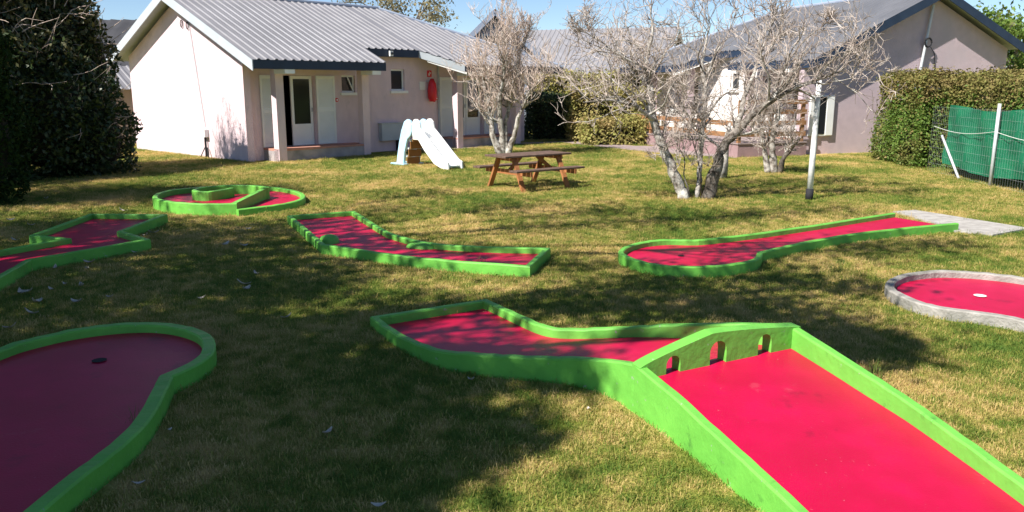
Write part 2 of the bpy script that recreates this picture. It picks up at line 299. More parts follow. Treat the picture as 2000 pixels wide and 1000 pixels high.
def bungalow(fr, label, wall, rake, sl=.43, zr=5.0, near=3.73, back=3.75, ebk=4.5, roof='roof', fwall=None):
    root = thing('bungalow', fr(0, 3.55, 0), label, 'house'); zt = lambda b: zr-sl*abs(b); TH = .26
    H0, EC, OH = 7.85, 12.85, -.42
    A1 = 12.0
    # gable wall, side walls
    s = MB(); s.prism([(-back, -.1), (near, -.1), (near, zt(near)-TH), (0, zr-TH), (-back, zt(back)-TH)], lambda p, q, c: fr(c, p, q), 0, .22); s.build('gable_wall', wall, root)
    holes = [(1.3, 2.5, .36, 2.46), (3.5, 4.02, 1.95, 2.48), (5.5, 6.08, 2.0, 2.7), (8.35, 9.85, .36, 2.46)]
    s = MB(); wall_cells(s, fr, .222, A1, -.1, zt(3.55)-TH, 3.33, 3.55, holes); s.build('front_wall', fwall or wall, root)
    s = MB(); s.box(.222, A1, -back, -back+.2, -.1, zt(back)-TH, fr); s.box(A1, A1+.2, -back, 3.55, -.1, zt(3.7)-TH, fr); s.build('rear_wall', wall, root)
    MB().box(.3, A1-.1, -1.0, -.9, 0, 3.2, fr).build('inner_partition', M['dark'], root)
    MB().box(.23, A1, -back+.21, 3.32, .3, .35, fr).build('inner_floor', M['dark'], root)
    # roof
    def eb(u):
        return 5.0 if u <= 4.15 else 3.9 if u <= 6.45 else min(5.0, 3.9+(u-6.45))
    s = MB()
    top = lambda u: (u, max(0, u-H0), zt(max(0, u-H0)))
    for u0, u1 in ((OH, 4.15), (4.151, 6.45), (6.451, 7.55), (7.551, EC)):
        ribbed(s, fr, u0, u1, top, lambda u: (u, eb((u0+u1)/2) if u1 != 7.55 else eb(u), zt(eb((u0+u1)/2) if u1 != 7.55 else eb(u))))
    rf = s.build('roof', M[roof], root, norm=False)
    s = MB(); ribbed(s, fr, OH, EC, lambda u: (u, 0 if u < H0 else -min(ebk, u-H0), zr if u < H0 else zt(min(ebk, u-H0))), lambda u: (u, -ebk, zt(ebk)))
    s.build('rear_slope', M[roof], rf, norm=False)
    s = MB(); ribbed(s, lambda a, b, z: fr(a, b, z), -ebk, 5.0, lambda u: (H0+abs(u), u, zt(u)), lambda u: (EC, u, zt(5.0) if abs(u) <= 5 else zt(u)))
    s.build('hip_slope', M[roof], rf, norm=False)
    # soffit boards below the sheet
    s = MB()
    def slab(p): 
        s.add([fr(a, b, zt(b)-.03) for a, b in p]+[fr(a, b, zt(b)-.09) for a, b in p], [tuple(range(len(p))), tuple(range(2*len(p)-1, len(p)-1, -1))]+[(i, (i+1) % len(p), len(p)+(i+1) % len(p), len(p)+i) for i in range(len(p))])
    slab([(OH+.03, 0), (H0, 0), (EC-.03, 4.97), (7.56, 4.97), (6.45, 3.87), (4.12, 3.87), (4.12, 4.97), (OH+.03, 4.97)]); slab([(OH+.03, -.001), (H0, -.001), (H0+ebk-.1, -ebk+.05), (OH+.03, -ebk+.05)])
    s.build('soffit', M['board'], root)
    # fascia boards
    s = MB()
    def fas(a0, b0, a1, b1, t=.03, hh=.25):
        p, q = Vector((a0, b0)), Vector((a1, b1)); d = (q-p).normalized(); n = Vector((d.y, -d.x))*t
        s.add([fr(x.x, x.y, zt(x.y)-o) for x in (p, q, q+n, p+n) for o in (.012, hh)], [(0, 2, 3, 1), (4, 6, 7, 5), (0, 1, 7, 6), (2, 4, 5, 3), (0, 6, 4, 2), (1, 3, 5, 7)])
    fas(OH, 4.985, 4.15, 4.985); fas(4.15, 3.885, 6.45, 3.885); fas(7.55, 4.985, EC, 4.985); fas(4.15, 4.98, 4.15, 3.89)
    s.build('eave_fascia', M['navy'], root)
    s = MB(); fas(6.46, 3.885, 7.56, 4.985); s.build('angled_fascia', rake, root)
    MB().beam(fr(6.7, 4.05, zt(4.05)-.28), fr(7.62, 5.0, zt(5.0)-.28), .06, .07).build('angled_trim', M['white'], root)
    s = MB(); fas(OH, 0, OH, 5.0, hh=.3); s.build('rake_fascia', rake, root)
    s = MB(); fas(OH, 0.0, OH, -ebk, hh=.3); s.build('rake_fascia', rake, root)
    s = MB(); s.tube([fr(OH, 0, zr+.02), fr(H0, 0, zr+.02)], .07, 8); s.tube([fr(H0, 0, zr+.02), fr(EC, 5, zt(5)+.03)], .06, 8); s.build('ridge_cap', M['roofb'], rf)
    # porches
    for a0, a1 in ((.62, 3.92), (7.75, 11.05)):
        s = MB(); s.box(a0, a1, 3.552, 4.35, -.1, .30, fr); s.build('porch_plinth', M['plinth'], root)
        s = MB(); s.box(a0-.0, a1, 3.552, 4.37, .302, .36, fr); s.build('porch_slab', M['tile'], root)
        for c0 in (a0, a1-.26):
            s = MB(); s.box(c0, c0+.26, 4.13, 4.385, -.1, zt(4.38)-.1, fr); s.build('porch_column', wall, root)
            MB().box(c0-.03, c0+.29, 4.389, 4.97, zt(5)-.36, zt(5)-.24, fr).build('beam_end', M['white'], root)
        MB().box(a0, a1, 4.16, 4.34, zt(4.3)-.42, zt(4.3)-.12, fr).build('porch_beam', wall, root)
    glazed_door(root, fr, 1.72, 2.48, .37, 2.45, 3.5); shutter(root, fr, 2.52, 3.2, .38, 2.46, 3.55); shutter(root, fr, .6, 1.28, .38, 2.46, 3.55)
    window(root, fr, 3.5, 4.02, 1.95, 2.48, 3.55, tilt=True); window(root, fr, 5.5, 6.08, 2.0, 2.7, 3.55)
    glazed_door(root, fr, 8.36, 9.08, .37, 2.45, 3.5); glazed_door(root, fr, 9.1, 9.84, .37, 2.45, 3.5)
    shutter(root, fr, 7.66, 8.32, .38, 2.46, 3.55); shutter(root, fr, 9.9, 10.56, .38, 2.46, 3.55)
    return root
hL = bungalow(frL, 'pink stucco bungalow with pale gable boards and sunlit white gable, behind the slide', M['stucco'], M['board'])
hR = bungalow(frR, 'mauve stucco bungalow with navy gable boards behind the clipped hedge', M['mauve'], M['navy'], sl=.46, zr=5.25, near=4.93, back=3.45, ebk=3.9, roof='roofr', fwall=M['mauve_sunlit'])
# fittings on the pink house
o = thing('fire_extinguisher', frL(7.18, 3.6, 1.6), 'red covered fire extinguisher hanging on the pink wall', 'extinguisher')
s = MB(); cvr = [(0, .10), (.12, .15), (.35, .17), (.6, .14), (.78, .06)]
s.tube([frL(7.18, 3.72, 1.62+z) for z, r in cvr], [r for z, r in cvr], 10); s.build('cover', M['redp'], o, smooth=True)
MB().tube([frL(7.28, 3.70, 1.60), frL(7.28, 3.70, 1.72)], .03, 6).build('nozzle', M['redp'], o)
MB().box(7.05, 7.3, 3.552, 3.6, 2.28, 2.33, frL).build('bracket', M['steel'], o)
o = setp(MB().box(7.1, 7.3, 3.555, 3.57, 2.46, 2.68, frL).build('extinguisher_sign', M['redp']), 'small red square sign above the fire extinguisher', 'sign')
s = MB(); s.box(7.19, 7.215, 3.572, 3.576, 2.50, 2.64, frL); s.box(7.15, 7.18, 3.572, 3.576, 2.5, 2.58, frL); s.box(7.23, 7.26, 3.572, 3.576, 2.56, 2.62, frL); BASE[o.name] = Vector(); s.build('pictogram', M['white'], o)
setp(MB().box(6.74, 7.0, 3.555, 3.565, 2.02, 2.3, frL).build('paper_notice', M['white']), 'pale paper notice left of the fire extinguisher', 'notice')
for a, z, lb in ((3.27, 1.72, 'small round red alarm button beside the first porch shutter'), (7.5, 1.72, 'small round alarm button right of the fire extinguisher')):
    o = thing('alarm_button', frL(a, 3.55, z), lb, 'button', 'alarm buttons on the pink wall')
    MB().tube([frL(a, 3.55, z), frL(a, 3.59, z)], .06, 10).build('housing', M['redp'], o); MB().tube([frL(a, 3.59, z), frL(a, 3.605, z)], .032, 8).build('push_button', M['white'], o)
o = thing('meter_cabinet', frL(5.35, 3.56, 0), 'pale grey utility cabinet low on the pink wall', 'cabinet')
MB().box(4.9, 5.82, 3.56, 3.74, .36, .92, frL).build('door', M['board'], o, bevel=.01); MB().box(4.87, 5.85, 3.56, 3.76, .922, .95, frL).build('lid', M['steel'], o); MB().box(5.62, 5.72, 3.56, 3.66, -.02, .358, frL).build('conduit', M['black'], o)
o = thing('flood_light', frL(5.2, 3.93, 3.15), 'small white lamp on the navy eave board', 'lamp'); MB().box(5.14, 5.27, 3.925, 3.99, 3.1, 3.27, frL).build('housing', M['white'], o); MB().tube([frL(5.205, 3.99, 3.19), frL(5.205, 4.02, 3.19)], .045, 8).build('lens', M['glass'], o)
setp(MB().tube([frL(7.6, 3.59, z) for z in (0, 1, 2, 2.9)], .035, 6).build('drainpipe', M['steel']), 'thin grey drainpipe by the far porch shutter', 'pipe')
o = thing('meter_box', frL(-.05, 1.35, 0), 'small white meter box with pipes low on the white gable', 'meter box'); MB().box(-.14, -.01, 1.25, 1.5, .62, .85, frL).build('box', M['white'], o)
s = MB(); s.tube([frL(-.07, 1.38, .62), frL(-.07, 1.38, .0)], .035, 6); s.tube([frL(-.06, 1.3, .3), frL(-.12, 1.1, 0)], .015, 5); s.tube([frL(-.06, 1.45, .3), frL(-.15, 1.65, .02)], .02, 5); s.build('pipes', M['black'], o)
setp(MB().tube([frL(-.025, 1.36-.55*q, .85+q*3.2) for q in (0, .25, .5, .75, 1)], .012, 5).build('wall_cable', M['steel']), 'thin cable climbing the white gable from the meter box', 'cable')
for b_, z_, lb in ((.35, 4.02, 'left metal ring high on the white gable'), (.72, 3.95, 'right metal ring high on the white gable')):
    s = MB(); s.tube([frL(-.03, b_+.07*math.cos(k*math.pi/5), z_+.11*math.sin(k*math.pi/5)) for k in range(11)], .014, 5, cap=False); setp(s.build('wall_ring', M['black']), lb, 'ring', 'rings on the white gable')
for k, (px, lb) in enumerate(((608, 'white stone block by the porch, the left one'), (668, 'white stone block by the porch, the right one'))):
    p = at(px, 309-k*4); s = MB(); s.box(-.2, .2, -.12, .1, -.02, .07, lambda a, b, c: p+FL*a+GL*b+Vector((0, 0, c+.02*a))); setp(s.build('stone_block', M['concrete'], bevel=.02), lb, 'stone', 'loose blocks by the porch')
# fittings on the mauve house
o = thing('antenna_mast', frR(-.12, .2, 2.4), 'grey aerial mast fixed to the mauve gable', 'mast')
s = MB(); s.tube([frR(-.1, .45, 2.3), frR(-.1, .12, 4.75)], .045, 8); s.build('mast', M['steel'], o)
s = MB(); s.tube([frR(-.16, .24+.14*math.cos(k*math.pi/6), 3.55+.14*math.sin(k*math.pi/6)) for k in range(13)], .03, 5, cap=False); s.tube([frR(-.16, .12, 3.4), frR(-.03, -.2, 3.2), frR(-.03, -.3, 2.6)], .012, 5); s.build('cable_coil', M['black'], o)
MB().box(-.2, -.01, .38, .75, 2.05, 2.4, frR).build('junction_box', M['white'], o)
o = thing('gable_window', frR(0, 4.3, .6), 'white shuttered window low on the mauve gable', 'window')
s = MB(); s.box(-.06, -.003, 3.75, 4.65, .58, 1.86, frR); s.build('frame', M['white'], o); MB().box(-.075, -.061, 4.05, 4.35, .64, 1.82, frR).build('pane', M['glass'], o)
MB().box(-.09, -.061, 4.38, 4.65, .6, 1.84, frR).build('shutter', M['white'], o); MB().box(-.09, -.061, 3.75, 4.02, .6, 1.84, frR).build('shutter', M['white'], o)
# terrace beside the mauve house
o = thing('terrace', frR(-.2, 7.4, 0), 'mauve walled terrace with wooden rails beside the mauve house', 'terrace')
MB().box(-.37, 6.5, 4.94, 7.47, -.05, .40, frR).build('retaining_wall', M['terr'], o); MB().box(-.4, 6.5, 4.95, 7.5, .402, .44, frR).build('deck', M['path'], o)
for b_ in (5.1, 6.25, 7.4): MB().box(-.33, -.23, b_-.05, b_+.05, .44, 1.72, frR).build('post', M['woodr'], o)
for a_ in (1.6, 3.4, 5.2): MB().box(a_, a_+.1, 7.36, 7.46, .44, 1.1, frR).build('post', M['woodr'], o)
for z_ in (.62, .96, 1.3, 1.6): MB().box(-.36, -.332, 5.0, 7.5, z_, z_+.14, frR).build('plank', M['woodr'], o)
for z_ in (.6, .95): MB().box(-.3, 6.4, 7.462, 7.49, z_, z_+.15, frR).build('plank', M['woodr'], o)
# background houses
def cottage(base, ang, W, L, ze, zr, wall, roof, label, rib=.3, wins=(), trim='board'):
    fa = Vector((math.sin(ang), math.cos(ang), 0)); ga = Vector((math.cos(ang), -math.sin(ang), 0)); base = Vector(base)
    fr = lambda a, b, z: base+fa*a+ga*b+Vector((0, 0, z)); root = thing('cottage', base, label, 'house')
    MB().prism([(-W/2, -.1), (W/2, -.1), (W/2, ze), (0, zr-.2), (-W/2, ze)], lambda p, q, c: fr(c, p, q), 0, L).build('wall', wall, root)
    sl = (zr-ze)/(W/2); e = W/2+.5; s = MB()
    for sg in (-1, 1): ribbed(s, fr, -.5, L+.5, lambda u: (u, 0, zr), lambda u: (u, sg*e, zr-sl*e), rib)
    rf = s.build('roof', roof, root, norm=False)
    s = MB()
    for sg in (-1, 1): s.beam(fr(-.5, 0, zr-.14), fr(-.5, sg*e, zr-sl*e-.14), .04, .24)
    s.build('rake_fascia', M[trim], root)
    for (b0, b1, z0, z1) in wins:
        f = MB().box(-.06, -.003, b0, b1, z0, z1, fr).build('window', M['white'], root); MB().box(-.08, -.061, b0+.08, b1-.08, z0+.08, z1-.08, fr).build('pane', M['glass'], f)
    return root
cottage((2.4, 52, 0), math.radians(28), 7.5, 12, 2.9, 4.9, M['stucco'], M['roof'], 'distant pale roofed house seen between the two bare trees', wins=((-2.4, -1.4, 1, 2.2), (1.0, 2.0, 1, 2.2)))
cottage((-.85, 40.5, 0), math.radians(-6), 3.2, 5, 4.2, 5.75, M['roofb'], M['roofb'], 'blue grey pointed gable rising behind the pink bungalow roof', .3, wins=((-.6, .6, 3.6, 4.6),), trim='roofb')
cottage((9.5, 50, 0), math.radians(-70), 8, 12, 3.1, 5.6, M['stucco'], M['roof'], 'far low grey roofed house behind the big bare tree', wins=((-1, 0, 1, 2.2),))
cottage((-24.5, 37, 0), math.radians(90), 7, 13, 2.8, 5.0, M['stucco'], M['roofd'], 'house with dark ribbed roof glimpsed behind the ivy hedge', .55)
cottage((-15.9, 31.0, 0), math.radians(42.5), 2.2, 4, 2.3, 2.9, M['stucco'], M['roof'], 'pink outbuilding glimpsed between the ivy hedge and white gable', .3)
# ------------------------------------------------------------------ minigolf lanes
KW = .072
def root_lane(name, P, label):
    c = sum((Vector(p[:3]) for p in P), Vector())/len(P); c.z = 0
    return thing(name, c, label, 'minigolf lane', 'minigolf lanes on the lawn')
def lane(name, pix, label, kmat, closed=True, depth=.075, smooth=2, kw=KW, floor_extra=None):
    P = [(*at(x, y, z), c) for x, y, z, c in pix]; o = root_lane(name, P, label)
    S = [Vector(p[:3]) for p in chaikin(P, closed, smooth)]
    ar = sum(S[i].x*S[(i+1) % len(S)].y-S[(i+1) % len(S)].x*S[i].y for i in range(len(S)))
    I = offset(S, kw if ar > 0 else -kw, closed); zf = [p.z-depth for p in S]
    s = MB(); kerb(s, S, I, zf, closed); s.build('border', kmat, o)
    s = MB(); s.add([Vector((p.x, p.y, z+.004)) for p, z in zip([a+(b-a)*.6 for a, b in zip(S, I)], zf)], [tuple(range(len(S)))]); s.build('playing_surface', M['red'], o, norm=False)
    LANES.append([(p.x, p.y) for p in S]); return o, S, I
def hole(o, p, r=.055, mat=None, z=None):
    p = Vector(p); s = MB(); n = 16
    ring = [p+Vector((math.cos(2*math.pi*k/n)*r, math.sin(2*math.pi*k/n)*r, .008)) for k in range(n)]; s.add(ring, [tuple(range(n))]); s.build('cup', mat or M['dark'], o, norm=False)  # flat disc without depth; default dark colour paints in the shade of a recess
z = .13
o1, _, _ = lane('bent_lane', [(560.4, 420.5, z, 1), (627, 477.5, z, 1), (660, 482.5, z, 0), (720, 491, z, 0), (810, 503.6, z, 0), (927, 513.5, z, 0), (1035, 521, z, 1), (1075.5, 483.5, z, 1), (930, 480.5, z, 0), (840, 473.6, z, 0), (795, 464, z, 0), (762, 453, z, 1), (732, 435.5, z, 0), (693, 411.5, z, 1)], 'bent green bordered red lane with two green bumps, in the middle of the lawn', M['green'])
def bump(o, px, py, rx, ry, h, rot, z):
    c = at(px, py, z); s = MB(); n = 20; vs = []; rings = [(1, 0), (.93, .45), (.75, .78), (.4, .97), (0.02, 1)]
    for q, hh in rings:
        for k in range(n):
            a = 2*math.pi*k/n; x = math.cos(a)*rx*q; y = math.sin(a)*ry*q; vs.append(c+Vector((x*math.cos(rot)-y*math.sin(rot), x*math.sin(rot)+y*math.cos(rot), hh*h-.005)))
    s.add(vs, [(i*n+k, i*n+(k+1) % n, (i+1)*n+(k+1) % n, (i+1)*n+k) for i in range(4) for k in range(n)]+[tuple(range(4*n, 5*n))]); s.build('bump', M['green'], o, smooth=True)
bump(o1, 643, 473, .14, .17, .11, .3, .06); bump(o1, 821, 484, .21, .09, .07, -.35, .06)
o2, _, _ = lane('keyhole_lane', [(1741, 415, z, 1), (1590, 438.6, z, 0), (1467, 456, z, 0), (1370, 467, z, 0), (1345, 467.5, z, 0), (1303, 466, z, 0), (1262, 469.4, z, 0), (1225, 477.6, z, 0), (1205.4, 488.7, z, 0), (1211, 498, z, 0), (1241.5, 509.5, z, 0), (1286.6, 518.6, z, 0), (1344, 522, z, 0), (1409.6, 520, z, 0), (1467, 512, z, 0), (1488, 503, z, 0), (1490, 492.7, z, 1), (1590, 469.4, z, 0), (1713, 450.5, z, 0), (1873, 436, z, 1)], 'long green bordered keyhole lane right of centre, ending at a concrete pad', M['green'], closed=False)
hole(o2, at(1330, 500, .062), .04)
pd = MB(); pp = [at(1744, 416), at(1787, 413), at(2010, 449), at(1938, 462), at(1850, 452), at(1830, 440)]
setp(MB().prism([(p.x, p.y) for p in pp], lambda a, b, c: Vector((a, b, c)), -.05, .03).build('concrete_pad', M['pad']), kind='structure'); LANES.append([(p.x, p.y) for p in pp])
z = .11
o3, _, _ = lane('round_end_lane', [(1727, 552, z, 0), (1731.5, 564.5, z, 0), (1762, 581, z, 0), (1803, 595, z, 0), (1856, 604.7, z, 0), (1938, 613.7, z, 0), (2000, 626, z, 0), (2080, 655, z, 0), (2400, 690, z, 1), (2400, 620, z, 1), (2080, 556, z, 0), (2000, 540, z, 0), (1938, 532.5, z, 0), (1877, 527.6, z, 0), (1820, 526.8, z, 0), (1774, 531.7, z, 0), (1742, 540, z, 0)], 'red lane with bare grey concrete border at the right edge', M['concrete'], kw=.09)
hole(o3, at(1914, 578.4, .04), .06, M['white'])
z = .14
o5, _, _ = lane('pear_lane', [(423, 674, z, 0), (416, 692, z, 0), (384, 713, z, 0), (338, 734, z, 1), (330, 752, z, 0), (312, 790, z, 0), (280, 836, z, 0), (240, 873, z, 0), (180, 917, z, 0), (80, 1000, z, 0), (-60, 1110, z, 1), (-700, 1110, z, 1), (-420, 860, z, 0), (-160, 740, z, 0), (0, 676, z, 0), (40, 664, z, 0), (120, 645, z, 0), (200, 633, z, 0), (280, 627, z, 0), (340, 630, z, 0), (384, 639, z, 0), (416, 653, z, 0)], 'large shaded pear shaped lane with green border, at the lower left corner', M['green'], kw=.10)
hole(o5, at(194, 705, .07), .055)
z = .15
o6, _, _ = lane('zigzag_lane', [(327, 418, z, 1), (175, 417, z, 1), (56, 459.5, z, 1), (122, 465.5, z, 1), (0, 487, z, 0), (-130, 512, z, 1), (-130, 620, z, 1), (0, 541, z, 0), (35, 522, z, 0), (61, 506, z, 1), (175, 487.5, z, 0), (294, 467, z, 1), (240, 451, z, 1)], 'zigzag lane with green border and notched sides, at the left edge', M['green'], depth=.08)
# ramp lane
Lp = [(722.5, 618.5, .10, 1), (739, 632, .1, 0), (775, 656, .11, 0), (820, 675.5, .13, 0), (856, 687.5, .14, 0), (910, 692, .16, 0), (970, 696.5, .17, 0), (1030, 699.5, .18, 0), (1120, 701, .2, 0), (1195, 704, .27, 0), (1240, 712, .34, 1), (1320, 780, .28, 0), (1400, 856, .23, 0), (1480, 928, .19, 0), (1552, 996, .16, 0), (1640, 1085, .12, 1)]
Rp = [(950.5, 582.5, .1, 1), (1000, 605, .11, 0), (1030, 618.5, .12, 0), (1060, 632, .13, 0), (1090, 639.5, .14, 0), (1150, 639.5, .16, 0), (1240, 635.6, .2, 0), (1320, 630, .26, 0), (1520, 628.8, .4, 0), (1552, 632, .42, 1), (1640, 686, .36, 0), (1720, 738, .31, 0), (1800, 788, .26, 0), (1900, 860, .21, 0), (2000, 932, .17, 0), (2120, 1025, .12, 1)]
Lw = [(*at(x, y, zz), c) for x, y, zz, c in Lp]; Rw = [(*at(x, y, zz), c) for x, y, zz, c in Rp]
o4 = root_lane('ramp_lane', Lw+Rw, 'green bordered red lane with a ramp and a wall of three holes, nearest the camera')
Ls = [Vector(p[:3]) for p in chaikin(Lw, False)]; Rs = [Vector(p[:3]) for p in chaikin(Rw, False)]
ring = Ls[::-1]+Rs; ar = sum(ring[i].x*ring[(i+1) % len(ring)].y-ring[(i+1) % len(ring)].x*ring[i].y for i in range(len(ring)))
RI = offset(ring, KW if ar > 0 else -KW, False)
s = MB(); kerb(s, ring, RI, [max(.0, p.z-.2) for p in ring], False); s.build('border', M['green'], o4)
LANES.append([(p.x, p.y) for p in ring])
LI = RI[:len(Ls)][::-1]; RR = RI[len(Ls):]
def resample(P, n):
    d = [0]
    for i in range(1, len(P)): d.append(d[-1]+(P[i]-P[i-1]).length)
    out = []
    for k in range(n):
        tt = d[-1]*k/(n-1); i = max(j for j in range(len(d)) if d[j] <= tt+1e-9); i = min(i, len(P)-2); u = (tt-d[i])/(d[i+1]-d[i]); out.append(P[i].lerp(P[i+1], u))
    return out
def corner_index(P, q): return min(range(len(P)), key=lambda i: (P[i]-Vector(q[:3])).length)
ci, cj = corner_index(Ls, Lw[10]), corner_index(Rs, Rw[9])
def floor(A, B, n, dA, dB, name):
    A, B = resample(A, n), resample(B, n); s = MB()
    e = [(b-a).normalized()*.04 for a, b in zip(A, B)]
    vs = [v for i, (a, b, q) in enumerate(zip(A, B, e)) for v in (a-q-Vector((0, 0, dA(i/(n-1)))), b+q-Vector((0, 0, dB(i/(n-1)))))]
    s.add(vs, [(2*i, 2*i+1, 2*i+3, 2*i+2) for i in range(n-1)]); return s.build(name, M['red'], o4, norm=False, smooth=True)
floor(LI[:ci+1], RR[:cj+1], 24, lambda t: .08, lambda t: .08+.10*max(0, (t-.6)/.4), 'playing_surface'); floor(LI[ci:], RR[cj:], 14, lambda t: .08, lambda t: .16-.08*t, 'ramp')
# the wall with three holes, across the top of the ramp
wa, wb = Ls[ci].copy(), Rs[cj].copy(); wd = Vector((wb.x-wa.x, wb.y-wa.y, 0)); wl = wd.length; wd.normalize(); wn = Vector((wd.y, -wd.x, 0))
def ztop(u): return .34+.15*(u/.42)**.8 if u < .42 else .49-.07*((u-.42)/.58)**1.5
HO = [(.19, .06, .12), (.46, .075, .165), (.76, .065, .15)]       # centre (share of width), half width m, height m
def zlow(u):
    zb = .255
    for c_, hw, hh in HO:
        d = abs(u-c_)*wl
        if d < hw: return zb+hh-hw*1.05*(1-math.sqrt(max(0, 1-(d/hw)**2)))
    return 0
us = sorted(set([i/60 for i in range(61)]+[c_+sg*hw/wl*q for c_, hw, hh in HO for sg in (-1, 1) for q in (.999, 1.001, .95, .88, .78, .65, .5, .3, .1)]))
s = MB(); th = .09
for u0, u1 in zip(us[:-1], us[1:]):
    um = (u0+u1)/2; inh = zlow(um) > 0
    l0, l1 = (zlow(u0) or zlow(um), zlow(u1) or zlow(um)) if inh else (.0, .0)
    q = [wa+wd*(u*wl)+wn*(k*th-.03) for u in (u0, u1) for k in (0, 1)]
    vs = [Vector((q[i].x, q[i].y, zz)) for i, zz in ((0, l0), (2, l1), (2, ztop(u1)), (0, ztop(u0)), (1, l0), (3, l1), (3, ztop(u1)-.008), (1, ztop(u0)-.008))]
    s.add(vs, [(0, 1, 2, 3), (5, 4, 7, 6), (3, 2, 6, 7), (1, 0, 4, 5), (0, 3, 7, 4), (2, 1, 5, 6)])
s.build('hole_wall', M['green'], o4, norm=True)
# spiral lane
zc = .2
cen = (at(446, 386, .1)); o7 = thing('spiral_lane', (cen.x, cen.y, 0), 'round spiral lane with raised green walls, far left on the lawn', 'minigolf lane', 'minigolf lanes on the lawn')
def wall_path(mb, P, ht, kw, zb=-.05): 
    P = [Vector(p) for p in P]; I = offset(P, kw, False); mb2 = [Vector((p.x, p.y, p.z)) for p in P]; kerb(mb, mb2, I, [zb]*len(P), False, zb)
def pixpath(px, it=2): return [Vector(p[:3]) for p in chaikin([(*at(x, y, zz), c) for x, y, zz, c in px], False, it)]
outer_l = pixpath([(462, 397.5, .2, 1), (400, 399, .2, 0), (340, 396, .2, 0), (303, 390, .2, 0), (295, 382.5, .2, 0), (312, 374, .2, 0), (345, 368.5, .2, 0), (400, 363.5, .2, 0), (460, 360.5, .19, 0), (500, 361, .16, 1)])
outer_r = pixpath([(500, 361.5, .15, 1), (527, 363.5, .13, 0), (560, 367.5, .12, 0), (588, 374, .12, 0), (598, 381, .12, 0), (594, 389, .12, 0), (570, 396, .12, 0), (530, 402, .12, 0), (466, 409, .12, 1)])
inner = pixpath([(524, 366, .27, 1), (505, 361.5, .27, 0), (460, 360.5, .27, 0), (410, 363, .27, 0), (380, 367, .27, 0), (372, 371.5, .27, 0), (384, 374.5, .27, 0), (410, 374.5, .27, 0), (435, 371, .27, 0), (457, 366.5, .27, 1)])
s = MB(); wall_path(s, outer_l, 0, -.09); wall_path(s, outer_r, 0, -.09); s.build('border', M['green'], o7)
s = MB(); wall_path(s, inner, 0, .09); s.build('spiral_wall', M['green'], o7)
cw = [outer_l[0].copy(), inner[0].copy()]; 
s = MB(); p0 = at(461, 397, .2); p1 = at(526, 365, .26); d = (p1-p0); d.z = 0; nn = Vector((d.y, -d.x, 0)).normalized()*.09
s.add([Vector((q.x, q.y, zz)) for q, zz in ((p0, -.05), (p1, -.05), (p1, p1.z), (p0, p0.z), (p0-nn, -.05), (p1-nn, -.05), (p1-nn, p1.z), (p0-nn, p0.z))], [(0, 1, 2, 3), (5, 4, 7, 6), (3, 2, 6, 7), (1, 0, 4, 5), (0, 3, 7, 4), (2, 1, 5, 6)]); s.build('cross_wall', M['green'], o7)
s = MB(); s.add([Vector((p.x, p.y, .10)) for p in offset(outer_l, -.045, False)], [tuple(range(len(outer_l)))]); s.build('upper_surface', M['red'], o7, norm=False)
s = MB(); lo = offset(outer_r, -.045, False)+[Vector((p0.x, p0.y, 0))]; s.add([Vector((p.x, p.y, .05)) for p in lo], [tuple(range(len(lo)))]); s.build('lower_surface', M['red'], o7, norm=False)
LANES.append([(p.x, p.y) for p in outer_l]); LANES.append([(p.x, p.y) for p in outer_r]+[(p0.x, p0.y)])
# ------------------------------------------------------------------ picnic table
tu = Vector((.80, .60, 0)); tv = Vector((-.60, .80, 0)); tc = Vector((.36, 17.5, 0))
tf = lambda a, b, c: tc+tu*a+tv*b+Vector((0, 0, c))
o = thing('picnic_table', tc, 'brown wooden picnic table with attached benches on the sunny lawn', 'table')
for k in range(5): MB().box(-.9, .9, -.37+k*.15, -.37+k*.15+.14, .69, .73, tf).build('tabletop_plank', M['wood'], o, bevel=.006)
for sg in (-1, 1):
    for k in range(2): MB().box(-.92, .92, sg*.66-.13+k*.135, sg*.66-.13+k*.135+.125, .42, .46, tf).build('bench_plank', M['wood'], o, bevel=.006)
for a_ in (-.6, .6):
    for sg in (-1, 1): MB().beam(tf(a_, sg*.62, -.02), tf(a_, sg*.25, .688), .05, .11, up=tu).build('leg', M['woodo'], o)
    MB().box(a_+.027, a_+.075, -.8, .8, .32, .418, tf).build('bench_bearer', M['woodo'], o); MB().box(a_+.027, a_+.075, -.33, .33, .60, .688, tf).build('top_bearer', M['woodo'], o)
    MB().beam(tf(a_+.05, 0, .36), tf(a_*.35, 0, .68), .05, .07).build('brace', M['woodo'], o)
# ------------------------------------------------------------------ slide
se = Vector((.70, -.71, 0)); sv = Vector((.71, .70, 0)); sc = at(800, 321)
sf = lambda a, b, c: sc+se*a+sv*b+Vector((0, 0, c))
o = thing('toy_slide', sc, 'white and pale blue plastic toy slide on the lawn before the porch', 'slide')
side = [(-.22, 0), (.1, 0), (.16, .35), (.3, .72), (.44, .82), (.52, .95), (.52, 1.12), (.44, 1.24), (.32, 1.27), (.18, 1.2), (.04, .95), (-.08, .6), (-.17, .25)]
for b_ in (-.30, .22):
    sp = MB().prism([(p[0], p[1]) for p in side], lambda a, q, c: sf(a, c, q), b_, b_+.08).build('ladder_side', M['blue'], o, bevel=.02)
    for a_, z_ in ((.3, 1.05), (.16, .9), (.08, .75), (.0, .35), (-.04, .15)):
        e_ = b_-.004 if b_ < 0 else b_+.084
        MB().tube([sf(a_, e_, z_), sf(a_, e_+.006, z_)], .025, 8).build('bolt_cap', M['steel'], sp)
    MB().box(-.42, .2, b_-.06, b_+.14, 0, .05, sf).build('foot', M['blue'], o, bevel=.02)
